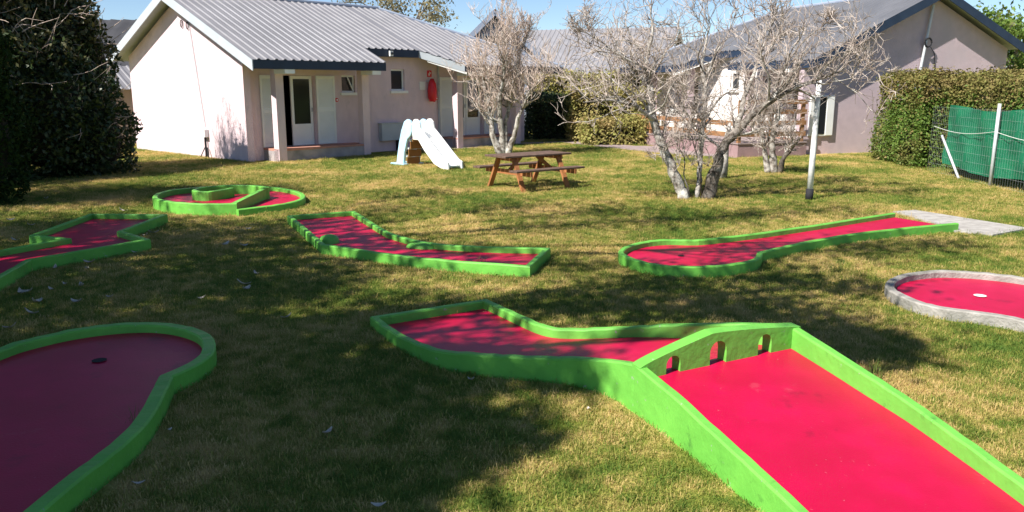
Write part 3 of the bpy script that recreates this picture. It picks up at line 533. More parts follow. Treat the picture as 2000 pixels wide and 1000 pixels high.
for k, (a_, z_) in enumerate(((.02, .22), (.1, .44), (.19, .66), (.3, .86))):
    MB().box(a_-.02, a_+.16, -.219, .219, z_, z_+.05, sf).build('step', M['white'], o, bevel=.01); MB().box(a_+.14, a_+.17, -.219, .219, z_-.2, z_-.003, sf).build('riser', M['orange'], o)
prof = [(.5, .95), (.62, .93), (.8, .81), (1.1, .59), (1.4, .37), (1.7, .15), (1.95, .10)]
s = MB()
for (a0, z0), (a1, z1) in zip(prof[:-1], prof[1:]): s.add([sf(a, b_, z_-q) for a, z_ in ((a0, z0), (a1, z1)) for b_ in (-.2, .2) for q in (0, .04)], [(0, 2, 6, 4), (1, 5, 7, 3), (0, 1, 3, 2), (4, 6, 7, 5), (0, 4, 5, 1), (2, 3, 7, 6)])
s.build('chute_bed', M['white'], o)
rim = [(.52, .72), (.48, 1.0), (.5, 1.18), (.58, 1.27), (.7, 1.28), (.8, 1.2), (.85, 1.02), (1.0, .91), (1.3, .67), (1.6, .43), (1.85, .24), (1.98, .2), (2.0, .0), (1.75, .0), (1.4, .12), (1.0, .45), (.75, .72)]
for b_ in (-.27, .2): MB().prism(rim, lambda a, q, c: sf(a, c, q), b_, b_+.07).build('chute_side', M['white'], o, bevel=.02)
# ------------------------------------------------------------------ white pole
o = thing('white_pole', at(1580, 390), 'leaning white painted pole with black foot beside the big bare tree', 'pole')
p0, p1 = at(1580, 390), atY(1601, 150, 15.55); s = MB(); s.tube([p0.lerp(p1, q) for q in (.09, .4, .7, 1)], [.06, .055, .05, .045], 12); s.build('shaft', M['polew'], o, smooth=True)
s = MB(); s.tube([p0-Vector((0, 0, .03)), p0.lerp(p1, .088)], .072, 12); s.build('foot', M['black'], o, smooth=True)
# ------------------------------------------------------------------ fence on the right
o = thing('screen_fence', at(1940, 364), 'wire fence with green privacy cloth and steel posts at the right edge', 'fence')
fa, fb = Vector((10.75, 20.9, 0)), Vector((10.3, 14.6, 0)); fd = (fb-fa).normalized(); fl = (fb-fa).length
fn = Vector((-fd.y, fd.x, 0)); ff = lambda a, b, c: fa+fd*a+fn*b+Vector((0, 0, c))
for a_ in (3.27, 6.25):
    s = MB(); s.tube([ff(a_, -.06, -.05), ff(a_, -.06+.0, 1.78)], .035, 10); s.build('post', M['steel'], o, smooth=True)
MB().tube([ff(1.9, -.1, .02), ff(.75, -.08, .95)], .03, 8).build('brace', M['steel'], o, smooth=True)
V = []; na, nz = 64, 14
for i in range(na+1):
    for j in range(nz+1):
        a_ = .75+(fl-.75)*i/na; zz = .22+1.18*j/nz+.05*math.sin(a_*1.7)+.25*(j/nz); V.append(ff(a_, .02+.03*math.sin(a_*5+zz*3)+.02*math.sin(a_*11-zz*7), zz)-BASE[o.name])
link('privacy_cloth', mesh_np('privacy_cloth', [tuple(v) for v in V], [(i*(nz+1)+j, (i+1)*(nz+1)+j, (i+1)*(nz+1)+j+1, i*(nz+1)+j+1) for i in range(na) for j in range(nz)], M['screen'], True), o)
s = MB()
for k in range(9): s.tube([ff(0, -.02, .03+k*.2), ff(fl, -.02, .03+k*.2)], .0018, 3, False)
for k in range(int(fl/.1)): s.tube([ff(k*.1, -.02, .0), ff(k*.1, -.02, 1.66)], .0012, 3, False)
setp(s.build('wire_mesh', M['steel'], o, norm=False), kind='stuff')
s = MB(); s.tube([ff(a_, -.05, 1.18-.12*math.sin(math.pi*((a_/3.2) % 1))) for a_ in np.linspace(.2, fl, 30)], .006, 4); s.build('loose_wire', M['white'], o)
# ------------------------------------------------------------------ bare trees
def bare_tree(name, base, stems, label, env, nb, seed, twigmat, depth=1.6, lvl=(7, 6), blen=(.7, 1.3), up=.35, tw=.0045):
    """stems: polylines of (point, radius). env: crown ellipsoid (centre, radii). Boughs spring from the stems, twigs from boughs."""
    rnd = random.Random(seed); root = thing(name, base, label, 'tree'); C, R = Vector(env[0]), Vector(env[1])
    def inside(p, k=1.0):                 # ragged crown outline
        e = p-C; a = math.atan2(e.z, e.x); k *= 1+.28*math.sin(a*5+seed)+.22*math.sin(a*9+e.y*2)
        return (e.x/R.x)**2+(e.y/R.y)**2+(e.z/R.z)**2 < k
    tr = MB()
    def grow(p, d, L, n, wig, upw):
        pts = [p.copy()]; d = d.normalized()
        for i in range(n):
            d = (d+Vector((rnd.gauss(0, wig), rnd.gauss(0, wig), rnd.gauss(0, wig)+upw))).normalized(); q = pts[-1]+d*(L/n)
            if i > 0 and not inside(q, 1.15): break
            pts.append(q)
        return pts
    for st, mat in stems:
        # roughen the stem
        P = [Vector(p) for p, r in st]; Rr = [r for p, r in st]; P2, R2 = [], []
        for i in range(len(P)-1):
            for k in range(4):
                q = k/4; P2.append(P[i].lerp(P[i+1], q)+Vector((rnd.gauss(0, .012), rnd.gauss(0, .012), 0))*(1 if i+k else 0)); R2.append((Rr[i]*(1-q)+Rr[i+1]*q)*rnd.uniform(.9, 1.15))
        P2.append(P[-1]); R2.append(Rr[-1]); s = MB(); s.tube(P2, R2, 9); s.build('trunk', M[mat], root, smooth=True)
    s1, s2 = MB(), MB(); starts = []
    for st, mat in stems:
        for i in range(len(st)-1):
            (p, r), (q, r2) = st[i], st[i+1]
            for k in range(6):
                u = k/6; z_ = Vector(p).lerp(Vector(q), u)
                if inside(z_, 1.3): starts.append((z_, (Vector(q)-Vector(p)).normalized(), (r*(1-u)+r2*u)))
    for b_ in range(nb):
        p, d, r = rnd.choice(starts); out = Vector((p.x-C.x, p.y-C.y, 0))*.4
        dd = d*.7+Vector((rnd.gauss(0, .75), rnd.gauss(0, .75), rnd.uniform(-.15, .9)))+out
        pts = grow(p, dd, rnd.uniform(*blen), 7, .22, .06); n = len(pts)
        r0 = min(r*.6, .028); s1.tube(pts, [r0*(1-.75*i/(n-1 or 1)) for i in range(n)], 5, False)
        for c_ in range(lvl[0]):
            i = rnd.randrange(1, n) if n > 1 else 0; q = pts[i]; e = (pts[i]-pts[i-1]).normalized()
            d2 = e*.6+Vector((rnd.gauss(0, .7), rnd.gauss(0, .7), rnd.gauss(.2, .6))); pt2 = grow(q, d2, rnd.uniform(.35, .8), 5, .28, up*.3); m = len(pt2)
            if m < 2: continue
            s2.tube(pt2, [.009*(1-.6*k/(m-1)) for k in range(m)], 4, False)
            for w_ in range(lvl[1]):
                j = rnd.randrange(1, m); f_ = (pt2[j]-pt2[j-1]).normalized()
                d3 = f_*.7+Vector((rnd.gauss(0, .7), rnd.gauss(0, .7), rnd.gauss(.3, .6))); pt3 = grow(pt2[j], d3, rnd.uniform(.15, .45), 3, .3, up*.3)
                if len(pt3) > 1: s2.tube(pt3, [tw*(1-.5*k/(len(pt3)-1)) for k in range(len(pt3))], 3, False)
    s1.build('boughs', M['bark'], root, norm=False, smooth=True); setp(s2.build('twigs', M[twigmat], root, norm=False), kind='stuff')
    return root
Y1 = 15.67
def stem(pix, Y, mat): return ([(atY(x, y, Y+dy), r) for x, y, dy, r in pix], mat)
bare_tree('bare_tree', at(1360, 389), [
    stem([(1338, 392, 0, .13), (1325, 360, 0, .10), (1305, 310, .05, .085), (1285, 265, .1, .08), (1272, 215, .15, .075), (1268, 165, .2, .055), (1262, 120, .3, .04), (1275, 60, .3, .02), (1268, 5, .4, .008)], Y1, 'bark'),
    stem([(1278, 235, .1, .045), (1240, 205, -.2, .035), (1190, 195, -.5, .025), (1140, 200, -.7, .012)], Y1, 'bark'),
    stem([(1270, 170, .2, .04), (1225, 120, .5, .03), (1180, 85, .7, .018), (1130, 55, .8, .008)], Y1, 'bark'),
    stem([(1382, 390, 0, .14), (1392, 350, 0, .115), (1403, 305, 0, .10), (1425, 268, -.05, .085), (1470, 225, -.15, .065), (1515, 190, -.25, .05), (1570, 165, -.35, .035), (1640, 140, -.45, .015), (1690, 95, -.5, .006)], Y1, 'barkd'),
    stem([(1440, 250, -.05, .06), (1455, 190, .3, .045), (1475, 130, .6, .03), (1500, 70, .8, .018), (1520, 10, .9, .008)], Y1, 'bark'),
    stem([(1505, 195, -.25, .04), (1530, 130, .0, .028), (1575, 75, .2, .014), (1620, 40, .3, .006)], Y1, 'barkd'),
    stem([(1362, 388, .05, .05), (1368, 320, .3, .045), (1372, 250, .5, .05), (1378, 180, .6, .045), (1372, 120, .7, .03), (1385, 50, .8, .012), (1380, 0, .9, .006)], Y1, 'bark'),
    stem([(1350, 388, 0, .018), (1336, 340, -.1, .013), (1333, 260, -.15, .008), (1345, 200, -.2, .004)], Y1, 'barkd'),
    stem([(1372, 388, 0, .018), (1362, 300, -.2, .012), (1340, 240, -.3, .006)], Y1, 'barkd')],
    'big bare lichen covered tree with two leaning trunks in the middle of the lawn', (atY(1400, 110, Y1), (3.05, 2.1, 1.75)), 120, 3, 'twig', lvl=(7, 6), blen=(.7, 1.5), tw=.0052)
Y2 = 26.0
bare_tree('bare_tree', at(985, 304), [
    stem([(978, 305, 0, .13), (962, 262, 0, .09), (958, 215, .1, .075), (945, 165, .2, .05), (935, 110, .3, .02)], Y2, 'bark'),
    stem([(984, 305, 0, .12), (978, 250, 0, .09), (974, 200, -.1, .07), (985, 140, -.2, .04), (980, 60, -.3, .012)], Y2, 'bark'),
    stem([(988, 305, 0, .10), (986, 250, .1, .07), (995, 205, .2, .055), (1005, 140, .3, .03), (1030, 50, .4, .01)], Y2, 'bark'),
    stem([(991, 305, 0, .11), (1004, 268, -.1, .075), (1012, 230, -.2, .06), (1030, 185, -.3, .045), (1060, 150, -.4, .02)], Y2, 'bark')],
    'bare bushy tree of four slim trunks behind the picnic table', (atY(992, 112, Y2), (2.1, 1.6, 1.85)), 95, 5, 'twigb', lvl=(6, 5), blen=(.6, 1.5), up=1.1, tw=.007)
Y3 = 20.4
bare_tree('bare_tree', at(1510, 340), [
    stem([(1500, 341, 0, .09), (1494, 300, 0, .06), (1488, 255, .1, .045), (1480, 215, .2, .02)], Y3, 'bark'),
    stem([(1512, 341, 0, .11), (1508, 300, 0, .085), (1510, 262, 0, .07), (1520, 220, -.1, .04), (1525, 180, -.2, .015)], Y3, 'bark'),
    stem([(1520, 340, 0, .09), (1530, 308, -.1, .06), (1550, 285, -.2, .045), (1562, 270, -.3, .02)], Y3, 'barkd')],
    'small bare multi stemmed tree before the terrace rails', (atY(1515, 215, Y3), (.9, .9, .9)), 40, 9, 'twig', lvl=(6, 5), blen=(.4, .8))
bare_tree('bare_tree', (-12.9, 20.9, 0), [([((-12.9, 20.9, 0), .12), ((-12.8, 20.8, 2.5), .1), ((-12.7, 20.9, 4.2), .06), ((-12.5, 21, 6), .02)], 'barkd'), ([((-12.8, 20.8, 2.5), .06), ((-12.1, 20.7, 4.2), .04), ((-11.8, 20.6, 5.6), .012)], 'barkd')],
    'bare branched tree growing up through the ivy hedge', ((-12.4, 20.9, 5.0), (1.7, 1.3, 1.5)), 60, 21, 'twigb', lvl=(6, 5), up=1.0)
o = thing('pale_trunk', at(1414, 350), 'short whitish tree trunk half hidden behind the dark trunk', 'tree')
s = MB(); s.tube([atY(1408, 352, 19.2), atY(1414, 320, 19.2), atY(1417, 285, 19.2), atY(1421, 262, 19.25), atY(1426, 240, 19.3)], [.14, .10, .08, .06, .03], 9); s.build('trunk', M['bark'], o, smooth=True)
# ------------------------------------------------------------------ hedges and shrubs
def hedge(name, boxes, label, mat, size, dens, core=.28, cat='hedge', fuzz=.10, tips=None):
    c0 = Vector(((boxes[0][0]+boxes[0][1])/2, (boxes[0][2]+boxes[0][3])/2, 0)); root = thing(name, c0, label, cat)
    P, Nn = [], []; s = MB()
    for x0, x1, y0, y1, z1 in boxes:
        for (ax, sgn, area) in (('x', 0, (y1-y0)*z1), ('x', 1, (y1-y0)*z1), ('y', 0, (x1-x0)*z1), ('y', 1, (x1-x0)*z1), ('z', 1, (x1-x0)*(y1-y0))):
            n = int(area*dens); u = rng.uniform(0, 1, (n, 3)); p = np.array([x0, y0, .03])+u*np.array([x1-x0, y1-y0, z1-.03]); nn = np.zeros((n, 3))
            k = 'xyz'.index(ax); p[:, k] = ((x0, x1), (y0, y1), (0, z1))[k][sgn]; nn[:, k] = 1 if sgn else -1
            wob = .10*np.sin(p[:, 0]*2.3+p[:, 2]*3.1)+.08*np.sin(p[:, 1]*3.7-p[:, 2]*2.2+1)+.06*np.sin(p[:, 0]*7+p[:, 1]*6)
            off = -np.abs(rng.normal(0, fuzz, n))*1.2+rng.exponential(fuzz*.35, n)+wob*.8
            P.append(p+nn*off[:, None]+rng.normal(0, .03, (n, 3))); Nn.append(nn*.6+np.array([0, 0, .4]))
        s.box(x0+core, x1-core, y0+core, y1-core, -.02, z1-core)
    P = np.concatenate(P); P[:, 2] = np.abs(P[:, 2]); Nn = np.concatenate(Nn)
    if tips:
        zm = np.array([b_[4] for b_ in boxes]).max(); k = (P[:, 2]+rng.normal(0, .22, len(P)) > zm-.55) | (rng.uniform(0, 1, len(P)) < .12)
        leaf_mesh('dry_tips', P[k]+np.array([0, 0, .04]), size, tips, root, Nn[k], 'stuff'); P, Nn = P[~k], Nn[~k]
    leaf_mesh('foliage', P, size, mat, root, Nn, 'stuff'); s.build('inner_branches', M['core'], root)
    return root
hedge('clipped_hedge', [(10.75, 14.5, 21.6, 24.2, 2.35), (11.5, 13.4, 14.0, 21.9, 2.3)], 'tall clipped green hedge in front of the mauve gable', M['leafh'], .075, 1500, tips=M['leafy'])
hedge('shaded_hedge', [(.6, 2.55, 33.2, 35.5, 1.75)], 'dark shaded hedge between the pink house and the yellowish bush', M['leafd'], .10, 500)
hedge('dry_bush', [(2.7, 4.9, 30.2, 31.6, .95), (2.3, 5.6, 32.2, 34.2, 2.0)], 'yellowish dry bush beside the paved path', M['leafb'], .12, 500, fuzz=.16)
hedge('background_hedge', [(1.2, 14, 38, 39.5, 2.7)], 'brownish hedge far behind the dry bush', M['leafb'], .16, 200, fuzz=.2)
def shrub(name, balls, label, mat, size, dens, cat='shrub', twigs=0, base=None, core=.7, tops=None):
    b0 = base or (balls[0][0], balls[0][1], 0); root = thing(name, b0, label, cat); P = []; s = MB()
    for x, y, z_, rx, ry, rz in balls:
        n = int(4*math.pi*((rx*ry+rx*rz+ry*rz)/3)*dens); p = ball_pts((0, 0, 0), (1, 1, 1), n, .75)
        lump = 1+.12*np.sin(p[:, 0]*7+x)+.1*np.sin(p[:, 1]*8+y)+.1*np.sin(p[:, 2]*9); P.append(p*lump[:, None]*np.array([rx, ry, rz])+np.array([x, y, z_]))
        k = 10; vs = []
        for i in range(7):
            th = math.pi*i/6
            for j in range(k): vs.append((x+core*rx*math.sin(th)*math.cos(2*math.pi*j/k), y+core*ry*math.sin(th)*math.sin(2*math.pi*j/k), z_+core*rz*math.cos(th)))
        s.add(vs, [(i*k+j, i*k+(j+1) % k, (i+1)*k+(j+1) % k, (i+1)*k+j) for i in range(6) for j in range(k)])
    P = np.concatenate(P); P = P[P[:, 2] > .0]
    if tops:
        k = (P[:, 2]+rng.normal(0, .35, len(P)) > 2.7) & (rng.uniform(0, 1, len(P)) < .55); leaf_mesh('sunlit_tops', P[k], size, tops, root, None, 'stuff'); P = P[~k]  # upper leaves picked by height get the painted sunlit colour
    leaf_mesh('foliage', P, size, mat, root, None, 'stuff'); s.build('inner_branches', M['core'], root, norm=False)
    if twigs:
        s = MB()
        for _ in range(twigs):
            x, y, z_, rx, ry, rz = random.choice(balls); d = Vector(np.abs(rng.normal(size=3))*np.array([1, -1, 1.2])); d.normalize(); p = Vector((x+d.x*rx*.8, y+d.y*ry*.8, z_+d.z*rz*.8)); pts = [p]
            for q in range(5): d = (d+Vector(rng.normal(0, .3, 3))).normalized(); pts.append(pts[-1]+d*random.uniform(.12, .26))
            s.tube(pts, [.014*(1-.15*q) for q in range(6)], 4, False)
        setp(s.build('bare_branches', M['twigb'], root, norm=False), kind='stuff')
    return root
shrub('ivy_hedge', [(-10.5, 20.3, .9, 1.0, 1.2, 1.4), (-11.3, 19.6, 1.6, 1.5, 1.4, 2.0), (-12.2, 18.8, 2.4, 1.7, 1.6, 2.4), (-13.2, 18.8, 3.6, 2.0, 1.8, 2.2), (-11.9, 20.6, 2.7, 1.3, 1.2, 1.3), (-11.3, 20.5, 3.4, 1.0, .9, 1.3), (-12.3, 19.8, 4.6, 1.3, 1.1, 1.3), (-14, 17, 2.5, 2, 2, 3), (-10.75, 20.9, 2.7, .75, .7, 1.2), (-11.1, 20.9, 3.9, .7, .7, .8)], 'dark glossy ivy hedge filling the left edge of the lawn', M['leafd'], .12, 330, 'hedge', 130, tops=M['leafsun'])
shrub('conifer', [(-9.75, 14.9, 1.2, .75, .8, 1.4), (-9.75, 14.9, 2.6, .6, .65, 1.3)], 'dark green conifer at the left edge in front of the ivy', M['leafc'], .10, 600, 'conifer')
# ------------------------------------------------------------------ leafy trees (beyond the frame, whose shade covers the lawn, and far behind)
def leafy_tree(name, base, h, clumps, label, mat, size, group=None, tr=.28, leaves=None):
    root = thing(name, base, label, 'tree', group); b = Vector(base); top = b+Vector((random.uniform(-.3, .3), random.uniform(-.3, .3), h*.62))
    s = MB(); s.tube([b-Vector((0, 0, .1)), b.lerp(top, .3)+Vector((.08, .05, 0)), b.lerp(top, .65)-Vector((.06, .1, 0)), top], [tr*1.25, tr*.9, tr*.7, tr*.45], 10); s.build('trunk', M['barkd'], root, smooth=True)
    s = MB(); P = []
    for x, y, z_, r, n in clumps:
        c_ = Vector((x, y, z_)); st = b.lerp(top, random.uniform(.55, 1)); mid = st.lerp(c_, .5)+Vector((0, 0, .4))
        s.tube([st, mid, c_], [tr*.35, tr*.2, .03], 6, False)
        p = rng.normal(size=(n, 3))*np.array([r, r, r*.7])*.55
        P.append(p+np.array([x, y, z_]))
        for _ in range(4): s.tube([mid.lerp(c_, .6), c_+Vector(rng.normal(0, r*.6, 3))], [.03, .008], 4, False)
    s.build('limbs', M['barkd'], root, norm=False); leaf_mesh('crown', np.concatenate(P), size, mat, root, None, 'stuff')
    return root
def shade(px, py, r, n, h):               # a crown clump at height h whose shadow falls at that spot of the lawn
    g_ = at(px, py); return tuple(g_-TR*(h/-TR.z))[:2]+(h, r, n)
def crown(lst, hs): return [shade(x, y, r, n, hs+random.uniform(-.8, .8)) for x, y, r, n in lst]
A = crown([(1640, 660, .55, 900), (1720, 690, .35, 500), (1500, 610, .7, 800), (1350, 600, .7, 700), (1180, 590, .6, 450), (1050, 600, .6, 380), (1650, 560, .6, 350), (1500, 540, .6, 350), (1300, 550, .6, 420), (1000, 720, .45, 420), (1130, 740, .35, 300), (900, 690, .5, 420)], 7.2)
B = crown([(700, 760, .7, 1600), (850, 850, .55, 900), (960, 850, .35, 450), (560, 840, .8, 2400), (400, 760, .9, 2600), (420, 920, .7, 2200), (700, 950, .45, 1000), (200, 850, .9, 2400), (250, 680, 1.0, 2400), (560, 680, .8, 1300), (80, 720, 1.0, 2200), (120, 960, .8, 2400), (720, 640, .6, 420), (800, 600, .7, 400)], 7.6)
Cc = crown([(150, 560, 1.2, 2600), (350, 560, 1.2, 2300), (520, 570, .9, 900), (60, 450, 1.3, 2600), (250, 460, 1.3, 2300), (430, 470, 1.2, 1600), (560, 500, .9, 500), (640, 440, 1.0, 480), (720, 480, .9, 380), (900, 500, .8, 300), (620, 540, .8, 380)], 8.0)
D = crown([(100, 380, 1.6, 2800), (260, 380, 1.5, 2200), (400, 385, 1.3, 1300), (-100, 330, 1.8, 2800), (60, 345, 1.5, 2200), (-300, 420, 2, 2600), (500, 372, .9, 500)], 8.2)
E2 = crown([(-250, 700, 1.3, 2200), (-250, 900, 1.2, 2200), (-500, 760, 1.4, 2000), (-200, 560, 1.5, 2200), (-450, 600, 1.6, 2000), (-250, 470, 1.6, 2000), (-500, 500, 1.7, 1800), (-100, 1000, 1.1, 2000), (150, 1050, .9, 1800), (400, 1040, .7, 1500), (330, 660, .8, 1500), (60, 840, .8, 1500)], 8.6)  # clumps added to block sky light above the left lanes
Fc = crown([(820, 380, .9, 420), (1000, 405, .9, 420), (1180, 410, .9, 420), (1300, 430, 1.0, 500), (1080, 440, .8, 260), (1500, 500, .8, 380), (1700, 490, .7, 380), (1620, 410, .8, 300), (1450, 420, .8, 380), (1840, 480, .6, 260), (1150, 520, .7, 380), (760, 410, .8, 300)], 7.6)
leafy_tree('shade_tree', (-10.5, 2.6, 0), 9, A, 'leafy tree behind the camera whose shade reaches the ramp lane', M['leaft'], .15, 'shade trees beside the lawn')
leafy_tree('shade_tree', (-8.6, -.9, 0), 10, B, 'dense leafy tree left of the camera shading the pear shaped lane', M['leaft'], .16, 'shade trees beside the lawn')
leafy_tree('shade_tree', (-12.0, 5.0, 0), 10, Cc, 'dense leafy tree further left shading the zigzag lane', M['leaft'], .17, 'shade trees beside the lawn')
leafy_tree('shade_tree', (-16.5, 11.0, 0), 11, D, 'dense leafy tree beside the ivy hedge, out of frame', M['leaft'], .18, 'shade trees beside the lawn')
leafy_tree('shade_tree', (-9.0, 7.0, 0), 9, Fc, 'thin leafy tree out of frame dappling the middle of the lawn', M['leaft'], .14, 'shade trees beside the lawn', tr=.2)
leafy_tree('shade_tree', (-13.5, -1.0, 0), 11, E2, 'unseen leafy tree added left of the camera to darken the left lanes', M['leaft'], .2, 'shade trees beside the lawn')
def far_tree(px, py, Y, R, h, label, mat, n, size):
    c_ = atY(px, py, Y); leafy_tree('far_tree', (c_.x, Y, 0), h, [(c_.x+random.gauss(0, R*.6), Y+random.gauss(0, R*.5), c_.z+random.gauss(0, R*.5), R*.45, n) for _ in range(9)], label, mat, size, 'trees behind the houses')
far_tree(800, 5, 55, 2.3, 9, 'tall thin leaved tree rising behind the pink house roof', M['leafg'], 260, .22)
far_tree(1985, 95, 44, 2.2, 6, 'green tree at the right edge behind the mauve house', M['leafh'], 500, .25)
far_tree(1945, 130, 40, 1.5, 4.5, 'low grey green tree beyond the mauve gable corner', M['leafh'], 400, .2)
# ------------------------------------------------------------------ fallen leaves
lm = MB(); n = 7; vs = []
for i in range(n):
    q = i/(n-1); wd_ = .028*math.sin(math.pi*min(1, q*.92+.06)); zz = .03*(q-.5)**2*4
    vs += [(q*.14-.07, -wd_, zz+.012), (q*.14-.07, 0, zz), (q*.14-.07, wd_, zz+.014)]
lm.add(vs, [(i*3+k, i*3+k+1, i*3+k+4, i*3+k+3) for i in range(n-1) for k in range(2)])
first = None
spots = [(40, 572), (70, 590), (60, 612), (100, 565), (160, 558), (170, 525), (108, 523), (175, 513), (262, 493), (300, 455), (285, 460), (127, 555), (55, 570), (485, 447), (440, 478), (475, 480), (500, 535), (475, 555), (480, 565), (20, 640), (70, 405), (90, 388), (60, 440), (20, 430), (240, 412), (740, 988), (330, 840), (270, 945), (920, 742), (1150, 800), (640, 845), (395, 582), (560, 620), (30, 470), (150, 590), (215, 580)]
for i, (x, y) in enumerate(spots):
    if first is None:
        o = lm.build('fallen_leaf', M['deadleaf'], norm=False, smooth=True); first = o
        setp(o, 'pale dry curled leaf lying on the shaded grass', 'leaf', 'fallen leaves on the lawn')
    else: o = first.copy(); COL.objects.link(o)
    o.location = at(x, y, .035); o.rotation_euler = (random.uniform(-.3, .3), random.uniform(-.3, .3), random.uniform(0, 6.3)); k = random.uniform(.55, 1.15)*(.6 if y > 640 else 1); o.scale = (k, k, k)
# taller tufts against the borders
for x, y, h_, lb in ((940, 520, .16, 'tall grass tuft against the near border of the bent lane'), (1640, 532, .2, 'tall grass tuft behind the grey bordered lane'), (268, 842, .2, 'tall grass blades against the pear shaped lane border'), (1712, 742, .22, 'dry seed stalks right of the ramp lane'), (1286, 812, .1, 'leafy green weed at the foot of the ramp border'), (445, 655, .16, 'lush grass tuft beyond the pear lane end'), (600, 700, .12, 'green grass tuft on the shaded lawn, centre left'), (985, 880, .12, 'green grass tuft in the shade edge at the bottom')):
    s = MB(); c_ = at(x, y)
    for _ in range(26):
        a = random.uniform(0, 6.28); l_ = h_*random.uniform(.4, 1); q = c_+Vector((random.gauss(0, .035), random.gauss(0, .035), -.005)); e = Vector((math.cos(a), math.sin(a), 0)); w_ = Vector((-e.y, e.x, 0))*.0028; ln = random.uniform(.1, .6)*l_
        s.add([q-w_, q+w_, q+e*ln*.4+w_*.8+Vector((0, 0, l_*.6)), q+e*ln*.4-w_*.8+Vector((0, 0, l_*.6)), q+e*ln+Vector((0, 0, l_))], [(0, 1, 2, 3), (3, 2, 4)])
    setp(s.build('grass_clump', M['weed'], norm=False), lb, 'grass tuft', 'taller grass tufts')
# ------------------------------------------------------------------ grass blades
gmat = bpy.data.materials.new('grass_blade'); gmat.use_nodes = True; t = gmat.node_tree; b = t.nodes['Principled BSDF']
col = lawn_colours(t, N(t, 'ShaderNodeNewGeometry').outputs['Position'], N(t, 'ShaderNodeObjectInfo').outputs['Random'])
b.inputs['Roughness'].default_value = .7; b.inputs['Specular IOR Level'].default_value = .2; t.links.new(col, b.inputs['Base Color'])
tr_ = N(t, 'ShaderNodeBsdfTranslucent'); mx = N(t, 'ShaderNodeMixShader'); mx.inputs[0].default_value = .3; t.links.new(col, tr_.inputs[0])
t.links.new(b.outputs[0], mx.inputs[1]); t.links.new(tr_.outputs[0], mx.inputs[2]); t.links.new(mx.outputs[0], t.nodes['Material Output'].inputs[0])
gcol = bpy.data.collections.new('grass_tufts')
for k in range(8):
    V, F_ = [], []; rr = random.Random(k)
    for j in range(34):
        x, y = rr.gauss(0, .05), rr.gauss(0, .05); a = rr.uniform(0, 6.28); L = rr.uniform(.014, .034)*(1.5 if rr.random() < .06 else 1); lean = rr.uniform(.2, 1.3); wdt = rr.uniform(.0012, .0024)
        dx, dy = math.cos(a), math.sin(a); b0 = len(V)
        V += [(x-dy*wdt, y+dx*wdt, -.004), (x+dy*wdt, y-dx*wdt, -.004), (x+dx*L*lean*.35+dy*wdt*.8, y+dy*L*lean*.35-dx*wdt*.8, L*.6), (x+dx*L*lean*.35-dy*wdt*.8, y+dy*L*lean*.35+dx*wdt*.8, L*.6), (x+dx*L*lean, y+dy*L*lean, L*(1-.25*lean))]
        F_ += [(b0, b0+1, b0+2, b0+3), (b0+3, b0+2, b0+4)]
    me = bpy.data.meshes.new('grass_tuft'); me.from_pydata(V, [], F_); me.materials.append(gmat); gcol.objects.link(bpy.data.objects.new('grass_tuft', me))
def inpoly(X, Y, poly):
    r = np.zeros(X.shape, bool); n = len(poly)
    for i in range(n):
        x1, y1 = poly[i]; x2, y2 = poly[(i+1) % n]
        if y1 == y2: continue
        c_ = ((y1 > Y) != (y2 > Y)) & (X < (x2-x1)*(Y-y1)/(y2-y1)+x1); r ^= c_
    return r
foot = [[tuple(frL(a, b_, 0))[:2] for a, b_ in ((-.0, -3.7), (0, 4.4), (12, 4.4), (12, -3.7))], [tuple(frR(a, b_, 0))[:2] for a, b_ in ((-.4, -3.5), (-.4, 7.5), (12, 7.5), (12, -3.5))]]
QV, QF, DN, SC = [], [], [], []
def cells(y0, y1, st, dens, sc):
    X, Y = np.meshgrid(np.arange(-22, 22, st), np.arange(y0, y1, st)); X = X.ravel(); Y = Y.ravel(); cx, cy = X+st/2, Y+st/2
    k = np.abs(cx) < .66*cy+.6
    for p in LANES+foot: k &= ~inpoly(cx, cy, p)
    X, Y = X[k], Y[k]; b0 = sum(len(q) for q in QV); V = np.stack([np.stack([X+a*st, Y+c_*st, 0*X], 1) for a, c_ in ((0, 0), (1, 0), (1, 1), (0, 1))], 1).reshape(-1, 3)
    QV.append(V); QF.append(np.arange(len(V)).reshape(-1, 4)+b0); DN.append(np.full(len(X), dens)); SC.append(np.full(len(X), sc))
cells(2.4, 7, .1, 480, .95); cells(7, 12, .1, 300, 1.05); cells(12, 20, .15, 150, 1.2); cells(20, 34, .25, 70, 1.4)
gme = mesh_np('grass', np.concatenate(QV), np.concatenate(QF), gmat)
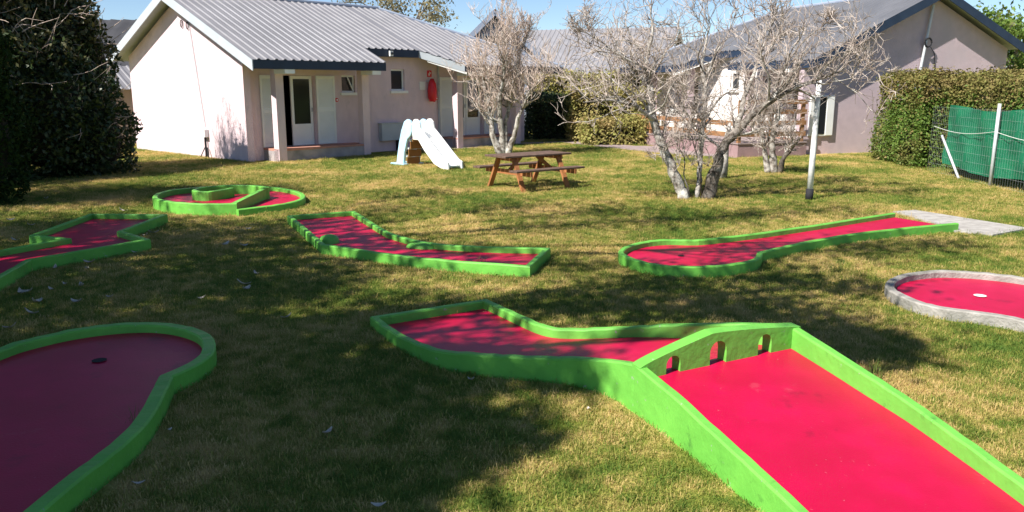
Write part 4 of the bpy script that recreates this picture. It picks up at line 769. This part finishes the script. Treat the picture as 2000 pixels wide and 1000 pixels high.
for nm, arr in (('dens', DN), ('sc', SC)): at_ = gme.attributes.new(nm, 'FLOAT', 'FACE'); at_.data.foreach_set('value', np.concatenate(arr).astype(np.float32))
go = setp(link('grass', gme), 'short mown half dry lawn grass', 'grass', kind='stuff')
ng = bpy.data.node_groups.new('grass_scatter', 'GeometryNodeTree'); ng.interface.new_socket('Geometry', in_out='INPUT', socket_type='NodeSocketGeometry'); ng.interface.new_socket('Geometry', in_out='OUTPUT', socket_type='NodeSocketGeometry')
gi, gout = N(ng, 'NodeGroupInput'), N(ng, 'NodeGroupOutput'); dp = N(ng, 'GeometryNodeDistributePointsOnFaces'); ip = N(ng, 'GeometryNodeInstanceOnPoints'); ci_ = N(ng, 'GeometryNodeCollectionInfo')
ci_.inputs['Collection'].default_value = gcol; ci_.inputs['Separate Children'].default_value = True; ci_.inputs['Reset Children'].default_value = True
na1 = N(ng, 'GeometryNodeInputNamedAttribute', data_type='FLOAT'); na1.inputs['Name'].default_value = 'dens'; na2 = N(ng, 'GeometryNodeInputNamedAttribute', data_type='FLOAT'); na2.inputs['Name'].default_value = 'sc'
rv = N(ng, 'FunctionNodeRandomValue', data_type='FLOAT_VECTOR'); rv.inputs[0].default_value = (-.25, -.25, 0); rv.inputs[1].default_value = (.25, .25, 6.283)
rs = N(ng, 'FunctionNodeRandomValue', data_type='FLOAT'); rs.inputs[2].default_value = .65; rs.inputs[3].default_value = 1.35; rs.inputs['Seed'].default_value = 4
ms = N(ng, 'ShaderNodeMath', operation='MULTIPLY'); L = ng.links.new
L(gi.outputs[0], dp.inputs['Mesh']); L(na1.outputs[0], dp.inputs['Density']); L(dp.outputs['Points'], ip.inputs['Points']); L(ci_.outputs[0], ip.inputs['Instance']); ip.inputs['Pick Instance'].default_value = True
L(rv.outputs[0], ip.inputs['Rotation']); L(rs.outputs[1], ms.inputs[0]); L(na2.outputs[0], ms.inputs[1]); L(ms.outputs[0], ip.inputs['Scale']); L(ip.outputs[0], gout.inputs[0])
md = go.modifiers.new('scatter', 'NODES'); md.node_group = ng
